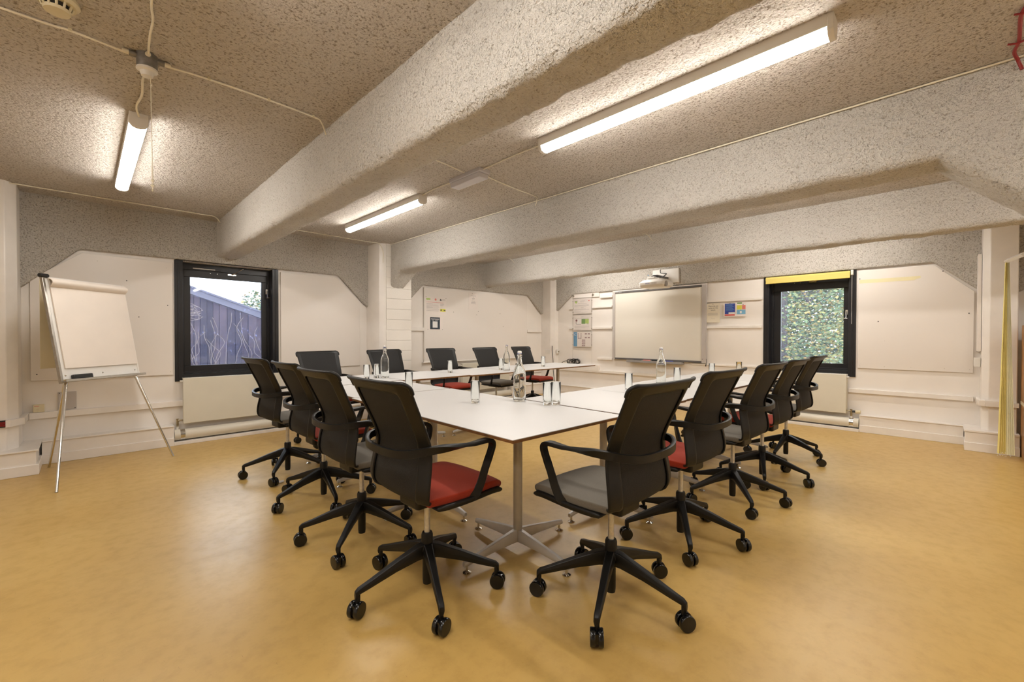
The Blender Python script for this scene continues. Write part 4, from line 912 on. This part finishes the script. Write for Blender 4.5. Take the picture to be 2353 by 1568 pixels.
def make_chair(kind, label):
    t = thing('office_chair', label, 'chair', (0, 0, 0), 0, 'black mesh-back swivel armchairs around the tables')
    fab = 'red_fabric' if kind == 'red' else 'grey_fabric'
    # seat cushion
    SP = [(-.190, .478, .190), (-.175, .496, .200), (-.12, .500, .211), (-.03, .498, .217), (.07, .499, .218), (.155, .504, .216), (.215, .503, .211), (.250, .492, .203), (.270, .471, .192), (.268, .447, .180)]
    su = [-1, -0.97, -0.85, -0.5, 0, 0.5, 0.85, 0.97, 1]
    g = [[Vector((u*w, y+0.018+0.22*max(0, -0.04-y), z_-0.010*abs(u)**3)) for u in su] for y, z_, w in SP]
    bm = bmesh.new(); shell(bm, g, -0.034, flip=True)
    build('seat', bm, fab, t, sub=2)
    g2 = [[Vector((u*(w+0.008), y*1.01+0.018, z_-0.036-0.006*abs(u)**3)) for u in su] for y, z_, w in SP[2:-1]]
    g2.append([Vector((u*0.184, .274, .418)) for u in su])
    bm = bmesh.new(); shell(bm, g2, -0.024, flip=True); build('seat_pan', bm, 'chair_black', t, sub=1)
    # back
    g = chair_back_grid(); nR, nU = len(g), len(US)
    bm = bmesh.new(); shell(bm, g, 0.013, faces_ok=lambda i, j: j < 4 or j >= nU-5 or i >= nR-3 or i < 1)
    rim = [back_pt(nR-1, u) + Vector((0, 0.004, -0.002)) for u in (-0.985, -0.9, -0.7, -0.35, 0, 0.35, 0.7, 0.9, 0.985)]
    rim = [back_pt(nR-3, -1)+Vector((0, 0.004, 0)), back_pt(nR-2, -1.0)+Vector((0, 0.004, 0.0))] + rim + [back_pt(nR-2, 1.0)+Vector((0, 0.004, 0.0)), back_pt(nR-3, 1)+Vector((0, 0.004, 0))]
    tube(bm, rim, 0.0095, 8, 3)
    build('back_frame', bm, 'chair_black', t, sub=1)
    g = chair_back_grid(0.011, [-0.84, -0.76, -0.5, -0.25, 0, 0.25, 0.5, 0.76, 0.84], range(0, nR-1))
    bm = bmesh.new(); shell(bm, g, 0.004); build('back_mesh', bm, 'net', t, sub=1)
    # armrest band: from one side of the seat, up, along, round the back and down again
    half = [(0, -.228, .676), (.080, -.225, .678), (.145, -.212, .682), (.196, -.186, .690), (.224, -.150, .697), (.233, -.09, .698), (.238, -.02, .695), (.246, .06, .694), (.249, .125, .698), (.248, .160, .694), (.244, .177, .672), (.238, .168, .63), (.230, .148, .57), (.223, .125, .50), (.216, .10, .462), (.200, .07, .446)]
    wd = [(0, 0, 1)]*5 + [(.35, 0, .9), (.8, 0, .5), (1, 0, .15)] + [(1, 0, 0)]*4 + [(.7, .7, 0), (.5, .9, 0), (.5, .9, 0), (.5, .9, 0)]
    wdt = [.034]*5 + [.034, .036, .038, .038, .036, .035, .034, .034, .036, .038, .036]
    for s in (-1, 1):
        P_ = [Vector((s*p[0], p[1], p[2])) for p in half]; n = 4
        path = smooth_path(P_, n); W_ = [Vector((s*q[0], q[1], q[2])) for q in wd]
        WD, TH, TK = [], [], []
        for i in range(len(path)):
            f = i/n; k = min(int(f), len(half)-2); a = f-k
            WD.append(W_[k].lerp(W_[k+1], a)); TH.append(wdt[k]*(1-a)+wdt[k+1]*a); TK.append(0.017)
        bm = bmesh.new(); ribbon(bm, path, WD, TH, TK); build('armrest', bm, 'chair_black', t, smooth=True, angle=0.9)
    # mechanism, gas lift, base
    bm = bmesh.new(); box(bm, -0.075, 0.075, -0.10, 0.13, 0.400, 0.462); box(bm, -0.20, 0.20, 0.04, 0.10, 0.425, 0.456); build('tilt_mechanism', bm, 'chair_black', t, bevel=0.015, seg=3)
    by = 0.0
    bm = bmesh.new(); lathe(bm, [(0, 0.24), (0.0135, 0.24), (0.0135, 0.42), (0, 0.42)], 20, (0, by, 0)); build('gas_lift', bm, 'gas_lift', t, smooth=True, angle=0.7)
    bm = bmesh.new(); lathe(bm, [(0, 0.03), (0.019, 0.03), (0.021, 0.05), (0.021, 0.19), (0.026, 0.195), (0.026, 0.252), (0.022, 0.262), (0.0, 0.262)], 24, (0, by, 0))
    lathe(bm, [(0, 0.150), (0.036, 0.155), (0.042, 0.19), (0.032, 0.214), (0, 0.218)], 24, (0, by, 0)); build('hub', bm, 'chair_black', t, smooth=True, angle=0.7)
    for k in range(5):
        a = R(30 if kind == 'red' else 43) + k*2*PI/5
        bm = bmesh.new(); V = []
        for r_, zt, zb, hw in ((0.0, 0.218, 0.150, 0.027), (0.05, 0.212, 0.150, 0.024), (0.15, 0.178, 0.132, 0.019), (0.26, 0.136, 0.104, 0.0155), (0.312, 0.118, 0.092, 0.014), (0.326, 0.106, 0.072, 0.012)):
            V.append([bm.verts.new((r_, s_, z_)) for s_, z_ in ((-hw*0.6, zb), (hw*0.6, zb), (hw, zb+(zt-zb)*0.5), (hw*0.7, zt), (-hw*0.7, zt), (-hw, zb+(zt-zb)*0.5))])
        for A, B in zip(V, V[1:]):
            for q in range(6): bm.faces.new((A[q], A[(q+1) % 6], B[(q+1) % 6], B[q]))
        bm.faces.new(V[0][::-1]); bm.faces.new(V[-1])
        cyl(bm, (0.314, 0, 0.10), (0.314, 0, 0.055), 0.010, seg=10)
        leg = build('base_leg', bm, 'chair_black', t, bevel=0.003, loc=(0, by, 0), rotz=a)
        # twin wheel caster, swivelled
        ca = R((37*k+20*(kind == 'red')) % 120 - 60)
        bm = bmesh.new()
        for s in (-1, 1):
            lathe(bm, [(0, s*0.006), (0.031, s*0.006), (0.033, s*0.009), (0.033, s*0.021), (0.031, s*0.0245), (0.014, s*0.0255), (0, s*0.0255)], 24, (0.0, 0, 0.033), 'y')
        box(bm, -0.012, 0.022, -0.006, 0.006, 0.02, 0.058)
        c_ = build('caster', bm, 'wheel', leg, loc=(0.320, 0, 0), rotz=ca, smooth=True, angle=0.6)
    return t
CH = [('red', 1.100, 1.650, -90, 30, 'nearest chair on the left side, red seat, turned side-on to the front corner table'),
      ('grey', 1.636, 1.026, -2, 59, 'nearest chair on the right side, grey seat, by the front corner table'),
      ('grey', 1.118, 2.335, -90, 8, 'second nearest chair of the left row, grey seat'),
      ('red', 1.200, 3.095, -90, 46, 'third chair of the left row, red seat edge just showing'),
      ('grey', 1.205, 3.870, -86, 19, 'furthest chair of the left row, in front of the left radiator, grey seat'),
      ('red', 2.420, 1.060, -3, 68, 'second nearest chair of the right row, red seat'),
      ('grey', 3.230, 1.045, -3, 2, 'third chair of the right row, grey seat'),
      ('red', 3.905, 1.040, -2, 54, 'fourth chair of the right row, red seat'),
      ('grey', 4.740, 1.060, -3, 33, 'furthest chair of the right row, grey seat, in front of the right-hand window'),
      ('red', 1.905, 4.740, 188, 10, 'back-row chair on the left, in front of the wall board beside the left window'),
      ('grey', 2.735, 4.790, 185, 50, 'back-row chair in front of the middle column and blockwork pier'),
      ('red', 3.600, 4.805, 181, 25, 'middle back-row chair with a red seat, in front of the pinned notices'),
      ('grey', 4.345, 4.700, 183, 0, 'fourth back-row chair with a grey seat, in front of the far radiator'),
      ('red', 5.195, 4.745, 186, 40, 'back-row chair furthest right, red seat, near the corner column')]
protos = {}
for kind, x, y, a, ph, lab in CH:
    if kind not in protos:
        c_ = protos[kind] = make_chair(kind, lab); c_.location = (x, y, 0); c_.rotation_euler = (0, 0, R(a))
    else: c_ = dup(protos[kind], (x, y, 0), R(a), lab)
    legs = [o for o in c_.children if o.name.split('.')[0] == 'base_leg']
    for k, o in enumerate(legs): o.rotation_euler = (0, 0, R(ph - a + 72*k))

# ------------------------------------------------------------------ bottles and glasses
def make_bottle(label):
    t = thing('swing_top_bottle', label, 'bottle', (0, 0, TT), 0, 'clear swing-top water bottles on the tables')
    bm = bmesh.new()
    outer = [(0, 0.004), (0.028, 0.001), (0.038, 0.002), (0.0415, 0.010), (0.0415, 0.165), (0.040, 0.185), (0.034, 0.207), (0.025, 0.228), (0.0175, 0.250), (0.0145, 0.275), (0.0145, 0.290), (0.0165, 0.292), (0.0165, 0.300), (0.014, 0.302), (0.014, 0.309)]
    inner = [(0.0105, 0.309), (0.0105, 0.275), (0.0140, 0.250), (0.0215, 0.228), (0.0305, 0.207), (0.0368, 0.184), (0.0385, 0.165), (0.0385, 0.018), (0.034, 0.010), (0, 0.012)]
    lathe(bm, outer+inner, 32); build('glass_body', bm, 'glass', t, smooth=True, angle=1.0)
    bm = bmesh.new(); lathe(bm, [(0, 0.309), (0.0125, 0.309), (0.014, 0.314), (0.014, 0.321), (0.010, 0.326), (0, 0.326)], 20); build('stopper', bm, 'white_plastic', t, smooth=True, angle=0.8)
    bm = bmesh.new(); lathe(bm, [(0, 0.3065), (0.015, 0.3065), (0.015, 0.3095), (0, 0.3095)], 16); build('rubber_seal', bm, 'ink_blue', t)
    bm = bmesh.new()
    for s in (-1, 1):
        tube(bm, [(0, s*0.016, 0.318), (0, s*0.020, 0.314), (0, s*0.0245, 0.295), (0, s*0.0245, 0.28), (0, s*0.020, 0.272), (0.004, s*0.0155, 0.285)], 0.0012, 6, 4)
    tube(bm, [(0.0155*math.cos(a), 0.0155*math.sin(a), 0.284) for a in [q*2*PI/12 for q in range(13)]], 0.0012, 6, 2)
    cyl(bm, (0, -0.016, 0.318), (0, 0.016, 0.318), 0.0012, seg=6)
    build('wire_bail', bm, 'steel_dull', t, smooth=True); return t
bt = make_bottle('swing-top bottle on the front corner table, left of a pair of glasses'); bt.location = (2.005, 1.945, TT); bt.rotation_euler = (0, 0, R(-40))
dup(bt, (2.149, 3.975, TT), R(20), 'swing-top bottle at the left of the back row, beside two glasses')
dup(bt, (3.665, 3.775, TT), R(120), 'swing-top bottle in the middle of the back row, with one glass to its left')
dup(bt, (3.625, 1.770, TT), R(75), 'swing-top bottle on the right-hand row of tables')
def make_glass(label):
    bm = bmesh.new()
    lathe(bm, [(0, 0.0035), (0.018, 0.001), (0.025, 0.001), (0.0265, 0.006), (0.0275, 0.03), (0.0295, 0.139), (0.0288, 0.1405), (0.0278, 0.139), (0.0255, 0.032), (0.024, 0.022), (0.012, 0.019), (0, 0.0185)], 28)
    o = build('drinking_glass', bm, 'glass', smooth=True, angle=1.0); tag(o, label, 'glass', 'straight tumblers on the tables'); return o
g0 = make_glass('clear tumbler on the front corner table, standing alone left of the bottle'); g0.location = (1.745, 2.082, TT)
for x, y, lab in ((2.008, 1.710, 'clear tumbler, left one of the touching pair beside the front bottle'),
                  (2.060, 1.685, 'clear tumbler, right one of the touching pair beside the front bottle'),
                  (1.795, 2.942, 'clear tumbler on the left row table, behind the nearest left chair'),
                  (1.965, 3.995, 'clear tumbler at the back left, furthest left of all'),
                  (2.083, 4.022, 'clear tumbler close on the left side of the back left bottle'),
                  (2.975, 3.995, 'clear tumbler alone on the back row, in front of the middle chair'),
                  (3.700, 3.915, 'clear tumbler just left of the middle back bottle'),
                  (4.510, 3.920, 'clear tumbler on the back row near its right end'),
                  (2.940, 1.695, 'clear tumbler on the right row, first behind the nearest right chair'),
                  (3.770, 1.690, 'clear tumbler just right of the bottle on the right row'),
                  (4.640, 1.710, 'clear tumbler on the right row, third from the front corner'),
                  (5.300, 1.655, 'clear tumbler on the right row, furthest right, above a chair back')):
    if x == 5.300: x, y = 5.13, 1.60
    o = g0.copy(); COL.objects.link(o); o.location = (x, y, TT); o['label'] = lab

# ------------------------------------------------------------------ flip chart easel
t = thing('flip_chart_easel', 'flip chart easel with tripod chrome legs and blank pad, by the left wall', 'easel', (0, 0, 0))
# board plane: bottom edge B0-B1 at z~.77, top T0-T1 at z~1.6
B0, B1, T0, T1_ = Vector((-0.121, 4.869, 0.805)), Vector((0.360, 5.294, 0.805)), Vector((-0.221, 4.983, 1.615)), Vector((0.26, 5.407, 1.615))
ux = (B1-B0).normalized(); uy = ((T0-B0) - ux*(T0-B0).dot(ux)).normalized(); un = ux.cross(uy)
if un.y > 0: un = -un
Wb = (B1-B0).length; Hb = (T0-B0).length
MB_ = Matrix((ux, uy, un)).transposed().to_4x4(); MB_.translation = B0
def eo(name, bm, mat, **k):
    bmesh.ops.transform(bm, matrix=MB_, verts=bm.verts); return build(name, bm, mat, t, **k)
bm = bmesh.new(); box(bm, 0.0, Wb, 0.0, Hb, -0.012, 0.0); eo('easel_board', bm, 'white_plastic')
bm = bmesh.new(); box(bm, -0.014, 0.004, -0.03, Hb+0.01, -0.016, 0.008); eo('edge_rail', bm, 'steel_dull', bevel=0.002)
bm = bmesh.new(); box(bm, Wb-0.004, Wb+0.010, -0.02, Hb, -0.014, 0.004); eo('edge_rail', bm, 'white_plastic', bevel=0.002)
bm = bmesh.new(); box(bm, -0.01, Wb+0.03, -0.025, -0.014, -0.012, 0.045); box(bm, -0.01, Wb+0.03, -0.025, -0.006, 0.041, 0.046); eo('pen_ledge', bm, 'steel_dull', bevel=0.002)
bm = bmesh.new(); box(bm, 0.03, Wb+0.0, 0.085, Hb-0.015, 0.002, 0.012)
pad = eo('paper_pad', bm, 'pad_paper')
bm = bmesh.new()
pr = []
for q in range(9): a = PI*0.5 + PI*1.25*q/8; pr.append((0.046+0.034*math.cos(a)*1.0, 0.0+0.034*math.sin(a)))
rings = []
for xx in (0.02, Wb+0.0):
    rings.append([(xx, Hb-0.01-0.075+ (0.075*(1-q/8)), 0.014+0.035*math.sin(PI*q/8)) for q in range(9)] + [(xx, Hb-0.01-0.075+(0.073*(1-q/8)), 0.012+0.033*math.sin(PI*q/8)) for q in range(8, -1, -1)])
lofty(bm, rings); eo('rolled_sheets', bm, 'pad_paper', smooth=True, angle=0.8)
bm = bmesh.new(); cyl(bm, (-0.03, Hb+0.005, 0.005), (0.03, Hb+0.005, 0.005), 0.016, seg=12); eo('clamp_knob', bm, 'black_plastic', bevel=0.003)
for xx, yy in ((0.03, 0.03), (Wb-0.03, 0.03), (Wb/2, 0.03)):
    bm = bmesh.new(); lathe(bm, [(0, 0.0), (0.007, 0.0), (0.004, 0.004), (0, 0.005)], 10, (xx, yy, 0.0)); eo('screw', bm, 'chrome')
for a, b_ in (((-0.100, 4.895, 0.79), (-0.148, 4.584, 0.0)), ((0.335, 5.275, 0.785), (0.599, 5.181, 0.0)), ((-0.098, 4.98, 0.80), (-0.221, 5.50, 0.0))):
    bm = bmesh.new(); a, b_ = Vector(a), Vector(b_); m_ = a.lerp(b_, 0.45); cyl(bm, a, m_, 0.0115, seg=14); cyl(bm, m_, b_, 0.009, seg=14); cyl(bm, b_.lerp(a, 0.01)+Vector((0, 0, 0)), b_, 0.010, seg=14); build('leg', bm, 'chrome', t, smooth=True, angle=0.7)
bm = bmesh.new(); cyl(bm, (-0.098, 4.98, 0.80), (-0.114, 5.05, 0.69), 0.016, seg=14); build('leg_sleeve', bm, 'cream', t)
bm = bmesh.new(); box(bm, 0.06, 0.21, -0.010, 0.030, 0.004, 0.036); bmesh.ops.transform(bm, matrix=MB_, verts=bm.verts)
tag(build('board_eraser', bm, 'black_plastic', bevel=0.008), 'black eraser on the easel ledge', 'eraser')
# older yellowed sheets hanging behind the easel
bm = bmesh.new(); g = []
for i in range(6):
    f = i/5; g.append([Vector((-0.25+0.01*f*k+0.24*k/3, 5.17+0.20*k/3+0.02*math.sin(k*1.3), 1.60-0.72*f)) for k in range(4)])
shell(bm, g, 0.002); o = tag(build('hanging_paper', bm, 'pad_old', smooth=True), 'yellowed paper sheets hanging behind the flip chart easel', 'paper')
# bit of tissue on the floor
bm = bmesh.new(); rnd = random.Random(5); pts = [bm.verts.new((0.02*rnd.uniform(-1, 1)*2, 0.02*rnd.uniform(-1, 1), 0.002+rnd.random()*0.012)) for _ in range(12)]
bmesh.ops.convex_hull(bm, input=bm.verts); o = build('tissue_scrap', bm, 'paper'); o.location = (1.075, 3.66, 0); tag(o, 'small white scrap of tissue on the floor by a left-row chair wheel', 'scrap')

# ------------------------------------------------------------------ stacked vertical blind by the right column
t = thing('vertical_blind', 'bunched yellow vertical blind hanging from a white rail at the far right', 'blind', (0, 0, 0))
bm = bmesh.new(); cyl(bm, (6.17, -0.405, 1.862), (5.75, -0.475, 1.862), 0.02, seg=4); build('head_rail', bm, 'white_plastic', t)
for k in range(8):
    f = k/7; bm = bmesh.new()
    y0, y1 = -0.395-0.022*f, -0.365-0.092*f
    xk = 6.14+0.012*f
    m_ = 'blind' if k < 4 else 'tape'
    g = [[Vector((xk+0.02*s-0.015*i/5, (y0*(1-i/5)+y1*i/5)+0.010*s*(1 if k < 4 else 2.4)*(0.25+0.75*i/5), 1.845-(1.80)*i/5)) for s in (-0.5, 0.5)] for i in range(6)]
    shell(bm, g, 0.0015); build('vane', bm, 'vane' if k < 4 else 'vane_pale', t)
bm = bmesh.new(); rnd = random.Random(9)
for k in range(30): lathe(bm, [(0, -0.004), (0.0035, 0), (0, 0.004)], 5, (6.12+rnd.uniform(-0.01, 0.01), -0.36-0.085*rnd.random(), 0.045+rnd.uniform(-0.02, 0.02)))
build('bottom_chain', bm, 'white_plastic', t)
t = thing('wooden_cupboard', 'brown wooden cupboard side just showing at the right edge of the view', 'cupboard', (6.22, -0.825, 0))
bm = bmesh.new(); box(bm, -0.20, 0.20, -0.30, 0.30, 0.0, 1.26); build('carcass', bm, 'wood', t, bevel=0.003)
bm = bmesh.new(); box(bm, -0.21, 0.205, -0.30, 0.303, 0.50, 0.53); build('shelf_edge', bm, 'cream', t)

# ------------------------------------------------------------------ outside
gnd = None
bm = bmesh.new(); box(bm, -12, 28, 7.2, 30, -0.9, -0.8); box(bm, 8.0, 28, -14, 7.2, -0.9, -0.8); struct(build('ground', bm, 'ground'))
t = thing('timber_shed', 'dark timber building with sloping pale fascia outside the left window', 'building', (0, 0, 0))
YS = 9.0
def roofz(x): return 1.98 - 0.359*(x-1.285)
x = -2.0
while x < 5.5:
    wv = random.uniform(0.085, 0.14); bm = bmesh.new(); d = random.choice([0, 0.012, 0.03, 0.045])
    prism(bm, [(x+0.004, -0.85), (x+wv-0.006, -0.85), (x+wv-0.006, roofz(x+wv)-0.13), (x+0.004, roofz(x)-0.13)], YS-d, YS+0.03, 'y'); build('plank', bm, random.choice(['shed_wood', 'shed_wood', 'shed_dark']), t); x += wv
bm = bmesh.new(); prism(bm, [(-2.1, -0.85), (5.5, -0.85), (5.5, roofz(5.5)-0.15), (-2.1, roofz(-2.1)-0.15)], YS+0.031, YS+0.2, 'y'); build('backing', bm, 'shed_wood', t)
bm = bmesh.new(); prism(bm, [(-2.2, roofz(-2.2)-0.125), (5.6, roofz(5.6)-0.125), (5.6, roofz(5.6)), (-2.2, roofz(-2.2))], YS-0.06, YS-0.03, 'y'); build('fascia', bm, 'fascia', t)
bm = bmesh.new(); prism(bm, [(-2.2, roofz(-2.2)-0.02), (5.6, roofz(5.6)-0.02), (5.6, roofz(5.6)+0.01), (-2.2, roofz(-2.2)+0.01)], YS-0.08, YS+4, 'y'); build('roof', bm, 'fascia', t)
bm = bmesh.new(); rnd = random.Random(11)
for k in range(16):
    x = rnd.uniform(1.15, 1.9) if k < 12 else rnd.uniform(1.9, 2.4); z_ = -0.2; pts = []
    for q in range(9): pts.append((x, YS-0.07-0.02*rnd.random(), z_)); x += rnd.uniform(-0.13, 0.11); z_ += rnd.uniform(0.12, 0.26)
    pts = [p for p in pts if p[2] < roofz(p[0])-0.1]
    if len(pts) > 3: tube(bm, pts, 0.004, 5, 4)
for k in range(7):
    cx_, cz_ = 1.27+rnd.uniform(-.05, .05), 1.55+rnd.uniform(-.08, .1)
    tube(bm, [(cx_+0.10*math.cos(a)*rnd.uniform(.7, 1.3), YS-0.09, cz_+0.06*math.sin(a)*rnd.uniform(.6, 1.3)) for a in [q*2*PI/6 for q in range(7)]], 0.004, 5, 4)
cr = build('dry_creeper', bm, 'twig'); cr['kind'] = 'stuff'; tag(cr, 'dry tangled creeper stems on the timber building outside', 'plant')
# tree outside the right-hand window
t = thing('autumn_tree', 'tree with green and yellow leaves outside the right-hand window', 'tree', (0, 0, 0))
bm = bmesh.new(); cyl(bm, (10.6, 2.44, -0.8), (10.5, 2.42, 1.0), 0.10, 0.085, seg=12); cyl(bm, (10.5, 2.42, 0.95), (10.45, 2.40, 3.4), 0.085, 0.06, seg=12); build('trunk', bm, 'bark', t, smooth=True)
rnd = random.Random(4); bm = bmesh.new()
tube(bm, [(10.45, 2.40, 2.6), (10.6, 2.15, 2.2), (10.7, 2.0, 1.85)], 0.035, 7); tube(bm, [(10.7, 2.0, 1.85), (10.8, 1.85, 2.1), (10.9, 1.7, 2.5)], 0.018, 6)
for k in range(34):
    s = Vector((10.2+rnd.random()*1.2, rnd.uniform(0.9, 3.2), rnd.uniform(0, 2.4))); d = Vector((rnd.uniform(-.2, .2), -rnd.uniform(.2, .6), rnd.uniform(-.1, .35)))
    tube(bm, [s, s+d*0.6+Vector((0, 0, rnd.uniform(-.06, .06))), s+d*1.1], rnd.uniform(0.005, 0.013), 5)
build('branches', bm, 'bark', t, smooth=True)
vs_, fs_ = [], []
for k in range(36000):
    x = rnd.uniform(9.8, 12.6) if k % 2 else rnd.uniform(12.8, 15.5)
    yc = x*0.185; y = rnd.uniform(-1.4, 5.2) if k % 3 == 0 else rnd.uniform(yc-0.9, yc+0.95); z_ = rnd.uniform(-0.6, 3.6)
    if noise.noise(Vector((x*1.5, y*1.7, z_*1.7))) < -0.42 - (0.15 if z_ < 1.5 else 0.0): continue
    s = rnd.uniform(0.024, 0.040) if k % 2 else rnd.uniform(0.045, 0.07); q = Matrix.Rotation(rnd.uniform(0, 6.3), 3, 'Z') @ Matrix.Rotation(rnd.uniform(0, 3), 3, 'X')
    i = len(vs_)
    for p in ((-s, 0, 0), (0, -s*0.7, s*0.2), (s*1.1, 0, 0), (0, s*0.7, s*0.2)): vs_.append(tuple(q @ Vector(p) + Vector((x, y, z_))))
    fs_.append((i, i+1, i+2, i+3))
me = bpy.data.meshes.new('leaves'); me.from_pydata(vs_, [], fs_); lv = link('leaves', me, 'leaf', t); lv['kind'] = 'stuff'
# small bush top seen beyond the shed roof
vs_, fs_ = [], []
for k in range(900):
    v = Vector((rnd.gauss(0, 1), rnd.gauss(0, 1), rnd.gauss(0, 1))).normalized()*rnd.random()**0.4*0.55; s = rnd.uniform(0.03, 0.06)
    q = Matrix.Rotation(rnd.uniform(0, 6.3), 3, 'Z') @ Matrix.Rotation(rnd.uniform(0, 3), 3, 'X'); i = len(vs_)
    for p in ((-s, 0, 0), (0, -s*0.7, 0), (s, 0, 0), (0, s*0.7, 0)): vs_.append(tuple(q @ Vector(p) + v + Vector((3.75, 14.5, 2.0))))
    fs_.append((i, i+1, i+2, i+3))
t2 = thing('distant_tree', 'small green-yellow treetop beyond the timber building roof', 'tree', (3.75, 14.5, -0.8))
me = bpy.data.meshes.new('leaves'); me.from_pydata([(a-3.75, b_-14.5, c+0.8) for a, b_, c in vs_], [], fs_); lv = link('leaves', me, 'leaf', t2); lv['kind'] = 'stuff'
bm = bmesh.new(); cyl(bm, (0, 0, 0), (0, 0, 2.6), 0.08, 0.05, seg=8); build('trunk', bm, 'bark', t2)
